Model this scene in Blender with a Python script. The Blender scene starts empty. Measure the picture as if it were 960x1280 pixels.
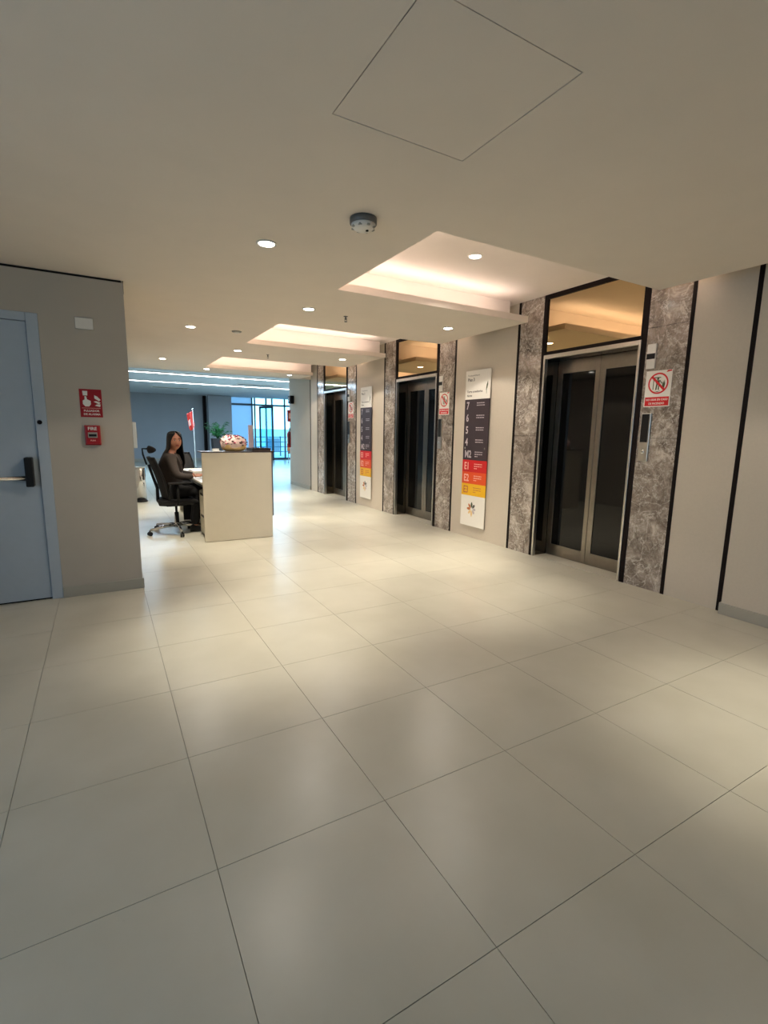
import bpy, bmesh, math, random
from mathutils import Vector, Matrix
from math import sin, cos, pi, radians
random.seed(7)
SC = bpy.context.scene
COL = SC.collection

# ---------------------------------------------------------------- camera, world, large lights, exposure
EYE = 1.352
cam_d = bpy.data.cameras.new('camera'); cam = bpy.data.objects.new('camera', cam_d); COL.objects.link(cam)
_r = Vector((0.86781409, -0.49664427, 0.01559372)); _u = Vector((0.0669609, 0.14798569, 0.98672006)); _d = Vector((0.49235651, 0.8552454, -0.16167982))
cam.matrix_world = Matrix(((_r.x, _u.x, -_d.x, 0), (_r.y, _u.y, -_d.y, 0), (_r.z, _u.z, -_d.z, EYE), (0, 0, 0, 1)))
cam_d.sensor_fit = 'HORIZONTAL'; cam_d.sensor_width = 36; cam_d.lens = 609.12 / 960 * 36
cam_d.clip_start = 0.05; cam_d.clip_end = 400
SC.camera = cam
SC.view_settings.view_transform = 'Standard'; SC.view_settings.look = 'None'
SC.view_settings.gamma = 1; SC.view_settings.use_curve_mapping = False
SC.view_settings.exposure = 0.32

W = bpy.data.worlds.new('sky'); SC.world = W; W.use_nodes = True
wn = W.node_tree.nodes; wl = W.node_tree.links; wn.clear()
wo = wn.new('ShaderNodeOutputWorld'); wb = wn.new('ShaderNodeBackground'); wb.inputs['Strength'].default_value = 4.3
tc = wn.new('ShaderNodeTexCoord'); sp = wn.new('ShaderNodeSeparateXYZ'); cr = wn.new('ShaderNodeValToRGB')
wl.new(tc.outputs['Generated'], sp.inputs[0]); wl.new(sp.outputs['Z'], cr.inputs[0])
cr.color_ramp.elements[0].position = 0.0; cr.color_ramp.elements[0].color = (0.56, 0.82, 1.0, 1)
cr.color_ramp.elements[1].position = 0.6; cr.color_ramp.elements[1].color = (0.30, 0.62, 0.95, 1)
wl.new(cr.outputs[0], wb.inputs['Color']); wl.new(wb.outputs[0], wo.inputs['Surface'])

def light(name, kind, loc, energy, color, parent=None, **kw):
    d = bpy.data.lights.new(name, kind); d.energy = energy; d.color = color
    o = bpy.data.objects.new(name, d); COL.objects.link(o)
    for k, v in kw.items():
        if k != 'rot': setattr(d, k, v)
    if 'rot' in kw: o.rotation_euler = kw['rot']
    if parent is not None:
        o.parent = parent; o.location = Vector(loc) - org(parent)
    else: o.location = loc
    return o
def org(o):
    v = Vector((0, 0, 0))
    while o is not None: v += o.location; o = o.parent
    return v
# daylight entering by the openings of the building: the glazed front of the far hall and an unseen window assumed behind the camera for cool light
light('portal_front', 'AREA', (7.2, 22.9, 1.4), 1, (1, 1, 1), shape='RECTANGLE', size=3.4, size_y=2.9, rot=(radians(-90), 0, 0)).data.cycles.is_portal = True
light('portal_assumed_window', 'AREA', (-3.1, 0.4, 1.45), 1, (1, 1, 1), shape='RECTANGLE', size=2.0, size_y=1.7, rot=(radians(90), 0, radians(-90))).data.cycles.is_portal = True

# ---------------------------------------------------------------- materials
def mat(name, col, rough=0.5, metal=0.0, spec=0.5, noise=0.0, nscale=30, bump=0.0, bscale=200, **kw):
    m = bpy.data.materials.new(name); m.use_nodes = True
    n = m.node_tree.nodes; l = m.node_tree.links; b = n['Principled BSDF']
    b.inputs['Roughness'].default_value = rough; b.inputs['Metallic'].default_value = metal
    b.inputs['Specular IOR Level'].default_value = spec
    b.inputs['Base Color'].default_value = (*col, 1)
    tcn = n.new('ShaderNodeTexCoord')
    if noise:
        t = n.new('ShaderNodeTexNoise'); t.inputs['Scale'].default_value = nscale; t.inputs['Detail'].default_value = 5
        r = n.new('ShaderNodeValToRGB')
        r.color_ramp.elements[0].position = .3; r.color_ramp.elements[1].position = .7
        r.color_ramp.elements[0].color = (*[c * (1 - noise) for c in col], 1); r.color_ramp.elements[1].color = (*[min(1, c * (1 + noise)) for c in col], 1)
        l.new(tcn.outputs['Object'], t.inputs['Vector']); l.new(t.outputs['Fac'], r.inputs[0]); l.new(r.outputs[0], b.inputs['Base Color'])
    if bump:
        t = n.new('ShaderNodeTexNoise'); t.inputs['Scale'].default_value = bscale; t.inputs['Detail'].default_value = 3
        bp = n.new('ShaderNodeBump'); bp.inputs['Strength'].default_value = bump; bp.inputs['Distance'].default_value = .002
        l.new(tcn.outputs['Object'], t.inputs['Vector']); l.new(t.outputs['Fac'], bp.inputs['Height']); l.new(bp.outputs[0], b.inputs['Normal'])
    for k, v in kw.items(): b.inputs[k].default_value = v
    return m
def emit(name, col, strength):
    m = bpy.data.materials.new(name); m.use_nodes = True
    b = m.node_tree.nodes['Principled BSDF']; b.inputs['Base Color'].default_value = (*col, 1)
    b.inputs['Emission Color'].default_value = (*col, 1); b.inputs['Emission Strength'].default_value = strength
    return m
def srgb(r, g, b):
    f = lambda c: (c / 255 / 12.92) if c / 255 <= .04045 else ((c / 255 + .055) / 1.055) ** 2.4
    return (f(r), f(g), f(b))

M = {}
M['ceiling'] = mat('ceiling_paint', srgb(228, 217, 205), .9, noise=.02, nscale=3, bump=.1, bscale=300)
M['cove'] = mat('coffer_paint', srgb(240, 229, 221), .9, noise=.015, nscale=3)
M['wall'] = mat('wall_paint', srgb(182, 174, 162), .85, noise=.02, nscale=4, bump=.15, bscale=250)
M['panel'] = mat('wall_panel_laminate', srgb(205, 194, 178), .55, noise=.02, nscale=60)
M['base'] = mat('baseboard_paint', srgb(168, 164, 152), .5, noise=.02, nscale=8)
M['grout'] = mat('grout', srgb(150, 145, 132), .9, noise=.05, nscale=40)
M['black'] = mat('black_trim', srgb(24, 15, 14), .6, 0, .15, noise=.1, nscale=50)
M['steel'] = mat('brushed_steel', (.28, .255, .225), .28, 1, noise=.06, nscale=20)
M['steel_light'] = mat('light_steel', (.62, .60, .56), .3, 1, noise=.04, nscale=40)
M['jamb'] = mat('dark_bronze_steel', (.13, .115, .095), .12, 1, noise=.05, nscale=10)
M['chrome'] = mat('chrome', (.75, .75, .74), .1, 1, noise=.02, nscale=10)
M['dark_glass'] = mat('dark_glass', (.004, .004, .004), .04, 0, .35, noise=.05, nscale=5)
M['bronze_mirror'] = mat('bronze_mirror_glass', (.62, .48, .28), .02, 1, noise=.01, nscale=2)
M['white'] = mat('white_plastic', srgb(225, 222, 215), .4, noise=.01, nscale=30)
M['grey_plastic'] = mat('grey_plastic', srgb(150, 150, 142), .5, noise=.03, nscale=30)
M['sign_white'] = mat('sign_white', srgb(240, 236, 228), .35, noise=.01, nscale=30)
M['sign_dark'] = mat('sign_dark', srgb(62, 50, 56), .4, noise=.03, nscale=30)
M['sign_red'] = mat('sign_red', srgb(214, 18, 28), .4, noise=.02, nscale=30)
M['sign_orange'] = mat('sign_orange', srgb(232, 84, 28), .4, noise=.02, nscale=30)
M['sign_yellow'] = mat('sign_yellow', srgb(240, 186, 20), .4, noise=.02, nscale=30)
M['safety_red'] = mat('safety_red', srgb(160, 14, 30), .4, noise=.03, nscale=30)
M['ink'] = mat('ink_grey', srgb(90, 86, 82), .5, noise=.05, nscale=60)
M['ink_light'] = mat('ink_light', srgb(196, 186, 190), .5, noise=.05, nscale=60)
M['ink_green'] = mat('ink_green', srgb(70, 84, 52), .5, noise=.05, nscale=60)
M['door'] = mat('fire_door_paint', srgb(172, 184, 196), .45, noise=.015, nscale=20, bump=.05)
M['desk'] = mat('counter_laminate', srgb(226, 219, 202), .35, noise=.015, nscale=10)
M['desk_top'] = mat('dark_counter_top', srgb(66, 54, 52), .3, noise=.1, nscale=30)
M['black_plastic'] = mat('black_plastic', (.008, .008, .009), .45, 0, .3, noise=.1, nscale=50)
M['mesh_black'] = mat('black_mesh_fabric', (.012, .012, .015), .75, noise=.2, nscale=200)
M['grey_metal'] = mat('grey_painted_metal', srgb(105, 105, 105), .4, .3, noise=.05, nscale=50)
M['skin'] = mat('skin', srgb(196, 138, 112), .5, noise=.04, nscale=30)
M['hair'] = mat('black_hair', (.006, .005, .005), .55, noise=.3, nscale=60)
M['blazer'] = mat('charcoal_blazer', srgb(66, 58, 54), .85, noise=.15, nscale=90, bump=.3, bscale=120)
M['trousers'] = mat('black_trousers', (.01, .01, .012), .8, noise=.15, nscale=80)
M['lips'] = mat('lips', srgb(150, 62, 62), .45, noise=.03)
M['eye'] = mat('eye_dark', (.015, .01, .008), .2, noise=.05)
M['eye_white'] = mat('eye_white', srgb(225, 215, 210), .3, noise=.02)
M['paper'] = mat('paper', srgb(240, 240, 240), .7, noise=.01)
M['cream'] = mat('cream_dough', srgb(232, 200, 140), .6, noise=.08, nscale=12)
M['icing'] = mat('icing', srgb(232, 205, 200), .5, noise=.05, nscale=20)
M['sprinkle_pink'] = mat('sprinkle_pink', srgb(196, 50, 100), .5, noise=.05)
M['sprinkle_dark'] = mat('sprinkle_dark', srgb(78, 30, 34), .5, noise=.05)
M['sprinkle_green'] = mat('sprinkle_green', srgb(70, 100, 60), .5, noise=.05)
M['far_wall'] = mat('far_hall_paint', srgb(165, 168, 174), .8, noise=.02, nscale=3)
M['far_ceiling'] = mat('far_hall_ceiling', srgb(190, 198, 205), .8, noise=.02, nscale=3)
M['alu'] = mat('window_aluminium', srgb(78, 92, 104), .4, .4, noise=.03, nscale=30)
M['leaf'] = mat('leaf', srgb(44, 100, 52), .45, noise=.25, nscale=8)
M['pot'] = mat('dark_pot', srgb(40, 34, 34), .5, noise=.1)
M['flag'] = mat('flag_cloth', srgb(236, 70, 58), .7, noise=.08, nscale=6)
M['flag_pale'] = mat('flag_pale_cloth', srgb(250, 190, 175), .7, noise=.05, nscale=6)
M['pinkish'] = mat('pale_pink_board', srgb(225, 178, 172), .6, noise=.02)
M['ext_red'] = mat('extinguisher_red', srgb(170, 20, 26), .3, noise=.03)
M['orange_seat'] = mat('tan_leather', srgb(196, 116, 66), .6, noise=.1, nscale=12)
M['deck'] = mat('terrace_deck', srgb(160, 178, 185), .8, noise=.06, nscale=3)
M['facade'] = mat('far_facade', srgb(200, 225, 235), .8, noise=.04, nscale=1)
M['facade_blue'] = mat('far_facade_blue', srgb(150, 170, 180), .8, noise=.06, nscale=1)
M['lamp'] = emit('downlight_glow', (1.0, .93, .80), 22)
M['led'] = emit('linear_light_glow', (.95, .98, 1.0), 7)
M['led_warm'] = emit('cove_strip_glow', (1.0, .83, .66), 3)

# porcelain floor tile: matt-satin, tiny tone drift
def tile_mat():
    m = mat('porcelain_tile', srgb(188, 184, 169), .27, 0, .33)
    n = m.node_tree.nodes; l = m.node_tree.links; b = n['Principled BSDF']
    g = n.new('ShaderNodeNewGeometry')
    t = n.new('ShaderNodeTexNoise'); t.inputs['Scale'].default_value = 2.2; t.inputs['Detail'].default_value = 6
    r = n.new('ShaderNodeValToRGB'); r.color_ramp.elements[0].position = .35; r.color_ramp.elements[1].position = .65
    r.color_ramp.elements[0].color = (*srgb(184, 180, 165), 1); r.color_ramp.elements[1].color = (*srgb(193, 189, 175), 1)
    l.new(g.outputs['Position'], t.inputs['Vector']); l.new(t.outputs['Fac'], r.inputs[0]); l.new(r.outputs[0], b.inputs['Base Color'])
    t2 = n.new('ShaderNodeTexNoise'); t2.inputs['Scale'].default_value = 90; t2.inputs['Detail'].default_value = 4
    mr = n.new('ShaderNodeMapRange'); mr.inputs['To Min'].default_value = .25; mr.inputs['To Max'].default_value = .34
    l.new(g.outputs['Position'], t2.inputs['Vector']); l.new(t2.outputs['Fac'], mr.inputs[0]); l.new(mr.outputs[0], b.inputs['Roughness'])
    bp = n.new('ShaderNodeBump'); bp.inputs['Strength'].default_value = .05; bp.inputs['Distance'].default_value = .001
    l.new(t2.outputs['Fac'], bp.inputs['Height']); l.new(bp.outputs[0], b.inputs['Normal'])
    return m
M['tile'] = tile_mat()

def marble_mat():
    m = mat('brown_grey_marble', (.3, .27, .24), .11, 0, .5)
    n = m.node_tree.nodes; l = m.node_tree.links; b = n['Principled BSDF']
    g = n.new('ShaderNodeNewGeometry')
    def noise(s, d, dist, rough=.6):
        t = n.new('ShaderNodeTexNoise'); t.inputs['Scale'].default_value = s; t.inputs['Detail'].default_value = d
        t.inputs['Distortion'].default_value = dist; t.inputs['Roughness'].default_value = rough
        l.new(g.outputs['Position'], t.inputs['Vector']); return t
    def ramp(stops):
        r = n.new('ShaderNodeValToRGB'); e = r.color_ramp.elements
        while len(e) < len(stops): e.new(.5)
        for k, (p_, c) in enumerate(stops): e[k].position = p_; e[k].color = (*c, 1)
        return r
    a = noise(6, 12, .9, .7)
    ra = ramp([(.30, srgb(88, 77, 69)), (.45, srgb(130, 118, 108)), (.56, srgb(160, 148, 137)), (.70, srgb(214, 205, 194))])
    l.new(a.outputs['Fac'], ra.inputs[0])
    # crystalline pale flecks and fine veins
    f = noise(34, 8, .7, .8); rf = ramp([(.50, (0, 0, 0)), (.62, (1, 1, 1))]); l.new(f.outputs['Fac'], rf.inputs[0])
    big = noise(1.6, 3, .6); rb = ramp([(.40, (.15, .15, .15)), (.58, (1, 1, 1))]); l.new(big.outputs['Fac'], rb.inputs[0])
    mul = n.new('ShaderNodeMath'); mul.operation = 'MULTIPLY'; l.new(rf.outputs[0], mul.inputs[0]); l.new(rb.outputs[0], mul.inputs[1])
    mx = n.new('ShaderNodeMix'); mx.data_type = 'RGBA'; mx.inputs['B'].default_value = (*srgb(214, 208, 200), 1)
    l.new(mul.outputs[0], mx.inputs['Factor']); l.new(ra.outputs[0], mx.inputs['A'])
    v = noise(2.2, 7, 1.2, .6); sb = n.new('ShaderNodeMath'); sb.operation = 'SUBTRACT'; sb.inputs[1].default_value = .5; l.new(v.outputs['Fac'], sb.inputs[0])
    ab = n.new('ShaderNodeMath'); ab.operation = 'ABSOLUTE'; l.new(sb.outputs[0], ab.inputs[0])
    rv = ramp([(0, (.75, .75, .75)), (.012, (0, 0, 0))]); l.new(ab.outputs[0], rv.inputs[0])
    mx2 = n.new('ShaderNodeMix'); mx2.data_type = 'RGBA'; mx2.inputs['B'].default_value = (*srgb(220, 212, 202), 1)
    l.new(rv.outputs[0], mx2.inputs['Factor']); l.new(mx.outputs['Result'], mx2.inputs['A'])
    l.new(mx2.outputs['Result'], b.inputs['Base Color'])
    bp = n.new('ShaderNodeBump'); bp.inputs['Strength'].default_value = .08; bp.inputs['Distance'].default_value = .002
    l.new(f.outputs['Fac'], bp.inputs['Height']); l.new(bp.outputs[0], b.inputs['Normal'])
    return m
M['marble'] = marble_mat()

def pane_mat(name, tint, gloss):
    m = bpy.data.materials.new(name); m.use_nodes = True
    n = m.node_tree.nodes; l = m.node_tree.links; n.clear()
    o = n.new('ShaderNodeOutputMaterial'); t = n.new('ShaderNodeBsdfTransparent'); g = n.new('ShaderNodeBsdfGlossy')
    t.inputs[0].default_value = (*tint, 1); g.inputs['Roughness'].default_value = .02
    fr = n.new('ShaderNodeLayerWeight'); fr.inputs['Blend'].default_value = gloss
    mx = n.new('ShaderNodeMixShader'); l.new(fr.outputs['Fresnel'], mx.inputs[0]); l.new(t.outputs[0], mx.inputs[1]); l.new(g.outputs[0], mx.inputs[2])
    l.new(mx.outputs[0], o.inputs['Surface']); return m
M['clear_pane'] = pane_mat('clear_pane', (.97, .97, 1), .1)
M['pane'] = pane_mat('clear_blue_pane', (.68, .92, 1.0), .2)
def frosted():
    m = bpy.data.materials.new('frosted_blue_pane'); m.use_nodes = True
    n = m.node_tree.nodes; l = m.node_tree.links; n.clear()
    o = n.new('ShaderNodeOutputMaterial'); t = n.new('ShaderNodeBsdfTranslucent'); g = n.new('ShaderNodeBsdfDiffuse')
    t.inputs[0].default_value = (.58, .72, .82, 1); g.inputs[0].default_value = (.45, .6, .72, 1)
    mx = n.new('ShaderNodeMixShader'); mx.inputs[0].default_value = .45
    l.new(t.outputs[0], mx.inputs[1]); l.new(g.outputs[0], mx.inputs[2]); l.new(mx.outputs[0], o.inputs['Surface']); return m
M['frosted'] = frosted()

# ---------------------------------------------------------------- helpers
def new(): return bmesh.new()
def box(bm, x0, x1, y0, y1, z0, z1, bevel=0):
    vs = [bm.verts.new(p) for p in ((x0, y0, z0), (x1, y0, z0), (x1, y1, z0), (x0, y1, z0), (x0, y0, z1), (x1, y0, z1), (x1, y1, z1), (x0, y1, z1))]
    fs = [bm.faces.new([vs[i] for i in q]) for q in ((3, 2, 1, 0), (4, 5, 6, 7), (0, 1, 5, 4), (1, 2, 6, 5), (2, 3, 7, 6), (3, 0, 4, 7))]
    if bevel:
        es = list({e for f in fs for e in f.edges})
        bmesh.ops.bevel(bm, geom=es, offset=bevel, segments=2, affect='EDGES', profile=.5)
    return bm
def rings(bm, rs, close=True, cap=True):
    """loft a list of rings (lists of points, equal length)"""
    R = [[bm.verts.new(p) for p in r] for r in rs]
    n = len(R[0])
    for a, b in zip(R, R[1:]):
        for i in range(n if close else n - 1):
            j = (i + 1) % n
            try: bm.faces.new((a[i], a[j], b[j], b[i]))
            except ValueError: pass
    if cap and close:
        for q in (R[0][::-1], R[-1]):
            try: bm.faces.new(q)
            except ValueError: pass
    return R
def lathe(bm, prof, c=(0, 0, 0), n=24, axis='z'):
    rs = []
    for r, h in prof:
        ring = []
        for i in range(n):
            a = 2 * pi * i / n; x, y = r * cos(a), r * sin(a)
            p = {'z': (x, y, h), 'x': (h, x, y), 'y': (y, h, x)}[axis]
            ring.append((c[0] + p[0], c[1] + p[1], c[2] + p[2]))
        rs.append(ring)
    rings(bm, rs); return bm
def tube(bm, pts, r, n=10):
    pts = [Vector(p) for p in pts]; rs = []; up = Vector((0, 0, 1))
    rad = r if isinstance(r, (list, tuple)) else [r] * len(pts)
    prev = None
    for i, p in enumerate(pts):
        t = (pts[min(i + 1, len(pts) - 1)] - pts[max(i - 1, 0)]).normalized()
        if prev is None:
            a = up if abs(t.dot(up)) < .9 else Vector((1, 0, 0)); s = t.cross(a).normalized()
        else: s = (prev - t * prev.dot(t)).normalized()
        prev = s; w = t.cross(s)
        rs.append([p + (s * cos(2 * pi * k / n) + w * sin(2 * pi * k / n)) * rad[i] for k in range(n)])
    rings(bm, rs); return bm
def ell(bm, c, r, nu=20, nv=14, f=None):
    rs = []
    for j in range(nv + 1):
        t = -pi / 2 + pi * j / nv
        t = max(min(t, pi / 2 - .02), -pi / 2 + .02)
        ring = []
        for i in range(nu):
            a = 2 * pi * i / nu; p = Vector((cos(t) * cos(a), cos(t) * sin(a), sin(t)))
            if f: p = f(p)
            ring.append((c[0] + p.x * r[0], c[1] + p.y * r[1], c[2] + p.z * r[2]))
        rs.append(ring)
    rings(bm, rs); return bm
def mesh_from(bm, name, shift, smooth):
    bmesh.ops.recalc_face_normals(bm, faces=bm.faces)
    if shift.length: bmesh.ops.translate(bm, verts=bm.verts, vec=-shift)
    me = bpy.data.meshes.new(name); bm.to_mesh(me); bm.free()
    if smooth:
        for p in me.polygons: p.use_smooth = True
    return me
def obj(name, bm, m, parent=None, smooth=False, local=False, label=None):
    sh = Vector((0, 0, 0)) if (parent is None or local) else org(parent)
    me = mesh_from(bm, name, sh, smooth)
    if m is not None: me.materials.append(M[m])
    o = bpy.data.objects.new(name, me); COL.objects.link(o); o.parent = parent
    if label: o['label'] = label
    if smooth == 'auto':
        pass
    return o
def thing(name, label, cat, loc=(0, 0, 0), rotz=0, group=None):
    o = bpy.data.objects.new(name, None); COL.objects.link(o); o.location = loc; o.rotation_euler = (0, 0, rotz)
    o.empty_display_size = .1
    o['label'] = label; o['category'] = cat
    if group: o['group'] = group
    return o
def tag(o, label, cat, group=None):
    o['label'] = label; o['category'] = cat
    if group: o['group'] = group
    return o
def struct(name, bm, m, parent=None):
    o = obj(name, bm, m, parent)
    if parent is None: o['kind'] = 'structure'
    return o
FR = lambda o, r, u: (Vector(o), Vector(r), Vector(u))
def flat(pts, fr, lift=0):
    """polygon in a wall frame (origin, right, up)"""
    bm = new(); add_flat(bm, pts, fr, lift); return bm
def add_flat(bm, pts, fr, lift=0):
    o, r, u = fr; nrm = r.cross(u)
    vs = [bm.verts.new(o + r * x + u * y + nrm * lift) for x, y in pts]
    try: bm.faces.new(vs)
    except ValueError: pass
def ringpoly(bm, c, r0, r1, fr, lift, n=36):
    for i in range(n):
        a, b = 2 * pi * i / n, 2 * pi * (i + 1) / n
        add_flat(bm, [(c[0] + r0 * cos(a), c[1] + r0 * sin(a)), (c[0] + r1 * cos(a), c[1] + r1 * sin(a)), (c[0] + r1 * cos(b), c[1] + r1 * sin(b)), (c[0] + r0 * cos(b), c[1] + r0 * sin(b))], fr, lift)
def plate(fr, x0, x1, y0, y1, d0, d1, bevel=0):
    """solid plate in a wall frame between depths d0..d1 along the wall normal"""
    o, r, u = fr; nrm = r.cross(u); a = o + r * x0 + u * y0 + nrm * d0; b = o + r * x1 + u * y1 + nrm * d1
    return box(new(), min(a.x, b.x), max(a.x, b.x), min(a.y, b.y), max(a.y, b.y), min(a.z, b.z), max(a.z, b.z), bevel)
def text(name, s, size, m, parent, fr, x, y, lift, align='LEFT', width=1.0, bold=0.0, join=None):
    cu = bpy.data.curves.new('txt', 'FONT'); cu.body = s; cu.size = size; cu.align_x = align; cu.resolution_u = 2; cu.offset = bold; cu.fill_mode = 'FRONT'
    to = bpy.data.objects.new('txt', cu); COL.objects.link(to)
    dg = bpy.context.evaluated_depsgraph_get(); me = bpy.data.meshes.new_from_object(to.evaluated_get(dg))
    bpy.data.objects.remove(to); bpy.data.curves.remove(cu)
    o, r, u = fr; nrm = r.cross(u); sh = org(parent) if parent else Vector((0, 0, 0))
    for v in me.vertices: v.co = o + r * (x + v.co.x * width) + u * (y + v.co.y) + nrm * lift - sh
    me.materials.clear(); me.materials.append(M[m])
    ob = bpy.data.objects.new(name, me); COL.objects.link(ob); ob.parent = parent
    return ob

CZ = 2.485      # corridor ceiling
UZ = 2.79       # ceiling inside the coves
WX = 4.14       # face of the lift wall

# ================================================================ SETTING
# floor: grout bed with one object per tile
floor = struct('floor', box(new(), -4, 12, -2.6, 22.6, -.12, -.004), 'grout')
TS = .6; GX = .2235; GY = 1.3908; GAP = .0011
tile_me = None; n_t = 0
rest = new()
XL, XR, YN, YF = -3.0, 4.2, -2.6, 10.6
def tile_box(bm, x0, x1, y0, y1): box(bm, x0, x1, y0, y1, -.02, 0)
for j in range(-7, 36):
    for i in range(-8, 22):
        x0, x1 = GX + i * TS, GX + (i + 1) * TS; y0, y1 = GY + j * TS, GY + (j + 1) * TS
        if x0 < -4 or x1 > 12 or y1 < -2.6 or y0 > 22.5: continue
        y0c, y1c = max(y0, -2.6), min(y1, 22.6)
        near = (x0 > -3.2 and x0 < 4.15 and y0 > -1.3 and y0 < 10.7 and not (x1 < .2 and y0 > 4.7))
        if not near: 
            if y0 > 10 or x0 < 4.6: tile_box(rest, x0 + GAP, x1 - GAP, y0c + GAP, y1c - GAP)
            continue
        if tile_me is None:
            b = new(); box(b, GAP, TS - GAP, GAP, TS - GAP, -.02, 0); tile_me = mesh_from(b, 'floor_tile', Vector((0, 0, 0)), False); tile_me.materials.append(M['tile'])
        t = bpy.data.objects.new('floor_tile', tile_me); COL.objects.link(t); t.parent = floor; t.location = (x0, y0, 0); n_t += 1
far_tiles = obj('far_floor_tiles', rest, 'tile', floor); far_tiles['kind'] = 'stuff'
print('tiles', n_t)

# corridor ceiling: slab cut out for the three coves and the hatch
COVES = [(2.455, 3.825), (5.33, 6.75), (8.19, 9.76)]
CX0 = 1.735; CEDGE = 3.87
HX0, HX1, HY0, HY1 = .805, 1.396, 1.215, 1.811
bm = new(); T = .06
def slab(x0, x1, y0, y1): box(bm, x0, x1, y0, y1, CZ, CZ + T)
g = .004
slab(-3.0, HX0 - g, -2.6, HY1 + g); slab(HX1 + g, CEDGE, -2.6, HY1 + g); slab(HX0 - g, HX1 + g, -2.6, HY0 - g)
slab(-3.0, CEDGE, HY1 + g, COVES[0][0])
slab(-3.0, CX0, COVES[0][0], 10.62)
for a, b in ((COVES[0][1], COVES[1][0]), (COVES[1][1], COVES[2][0]), (COVES[2][1], 10.62)): slab(CX0, CEDGE, a, b)
ceiling = struct('ceiling', bm, 'ceiling')
# lid above everything in the corridor (upper ceiling seen in the coves)
obj('coffer_ceiling', box(new(), -3.0, 4.75, -2.6, 10.62, UZ, UZ + .05), 'cove', ceiling)
# bulkheads beyond every cove and the cove sides (behind the lips)
for k, (a, b) in enumerate(COVES):
    nxt = COVES[k + 1][0] - .28 if k < 2 else 10.62
    bmk = new(); box(bmk, CX0 - .22, 3.99, b + .40, nxt, CZ + T, UZ); obj('coffer_bulkhead', bmk, 'cove', ceiling)
    bmk = new(); box(bmk, CX0 - .28, CX0 - .22, a - .28, b + .40, CZ + T, UZ); obj('coffer_side', bmk, 'cove', ceiling)
    if k == 0:
        bmk = new(); box(bmk, CX0 - .22, 3.99, a - .34, a - .28, CZ + T, UZ); obj('coffer_side', bmk, 'cove', ceiling)
    # LED strip lying on the ceiling slab behind the lips
    w = 1.0
    obj('cove_light_strip', box(new(), CX0 + .1, CEDGE - .15, b + .22, b + .235, CZ + T, CZ + T + .012), 'led_warm', ceiling)
    L = dict(shape='RECTANGLE', size=CEDGE - CX0 - .2, size_y=.05)
    light('cove_lamp', 'AREA', ((CX0 + CEDGE) / 2, b + .16, CZ + T + .03), 2.4, (1, .87, .77), ceiling, rot=(pi, 0, 0), **L)
    light('cove_lamp', 'AREA', ((CX0 + CEDGE) / 2, a - .14, CZ + T + .03), 7.0, (1, .87, .77), ceiling, rot=(pi, 0, 0), **L)
    light('cove_lamp', 'AREA', (CX0 - .12, (a + b) / 2, CZ + T + .03), 5.0, (1, .87, .77), ceiling, rot=(pi, 0, 0), shape='RECTANGLE', size=.05, size_y=b - a)
# soffit between lobby and far hall
struct('ceiling.001', box(new(), -3.0, 4.75, 10.56, 10.66, CZ, 3.0), 'ceiling')

# hatch panel in the ceiling
h = thing('ceiling_hatch', 'square flush access hatch outlined by a thin dark line in the near ceiling', 'hatch', ((HX0 + HX1) / 2, (HY0 + HY1) / 2, CZ))
obj('hatch_panel', box(new(), HX0, HX1, HY0, HY1, CZ + .0006, CZ + .03), 'ceiling', h)
bm = new(); box(bm, HX0 - .03, HX1 + .03, HY0 - .03, HY1 + .03, CZ + T + .002, CZ + T + .012); obj('hatch_tray', bm, 'black', h)

# left wall with the fire door opening, faces the camera
LY = 4.526; DL0, DL1, DH = -1.56, -.35, 2.17
bm = new()
box(bm, DL1, .222, LY, LY + .3, 0, CZ - .018); box(bm, DL0, DL1, LY, LY + .3, DH, CZ - .018); box(bm, -3.0, DL0, LY, LY + .3, 0, CZ - .018)
box(bm, -3.0, .15, LY + .3, 10.56, 0, CZ - .018)
wall_left = struct('wall_left', bm, 'wall')
obj('shadow_gap', box(new(), -3.0, .21, LY + .012, LY + .29, CZ - .018, CZ), 'black', wall_left)  # black fill gives the shadow in the gap above the wall
obj('corner_dark_strip', box(new(), .2215, .2245, LY + .004, LY + .28, 2.39, CZ), 'black', wall_left)  # short black strip at the top of the wall's end corner
b = new(); box(b, DL1 + .001, .235, LY - .014, LY, 0, .086, .003); box(b, .222, .235, LY, LY + .3, 0, .086)
struct('baseboard_left', b, 'base')
struct('baseboard_left.001', box(new(), -3.0, DL0, LY - .014, LY, 0, .086, .003), 'base')
# fire door
bm = new()
box(bm, DL1 - .075, DL1, LY - .006, LY + .12, 0, DH, .003); box(bm, DL0, DL0 + .075, LY - .006, LY + .12, 0, DH, .003); box(bm, DL0 + .075, DL1 - .075, LY - .006, LY + .12, DH - .06, DH, .003)
door = struct('door_1', bm, 'door'); door['label'] = 'grey blue steel fire door with panic bar at the left'
leaf = obj('door_leaf', box(new(), DL0 + .078, DL1 - .078, LY + .012, LY + .06, .012, DH - .063, .002), 'door', door)
obj('keyhole', lathe(new(), [(0.001, LY - .012), (.016, LY - .012), (.016, LY - .004), (.014, LY + .0)], (-.398, 0, 1.385), 16, 'y'), 'black', door)
pb = obj('panic_bar', tube(new(), [(-1.42, LY - .055, .97), (-.50, LY - .055, .97)], .017, 14), 'chrome', leaf, True)
obj('panic_bar_case', box(new(), -.513, -.462, LY - .075, LY + .012, .905, 1.125, .008), 'black_plastic', leaf)
obj('panic_bar_case', box(new(), -1.46, -1.41, LY - .075, LY + .012, .905, 1.125, .008), 'black_plastic', leaf)
obj('threshold', box(new(), DL0 + .075, DL1 - .075, LY + .02, LY + .06, 0.0005, .011), 'black', door)

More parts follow.
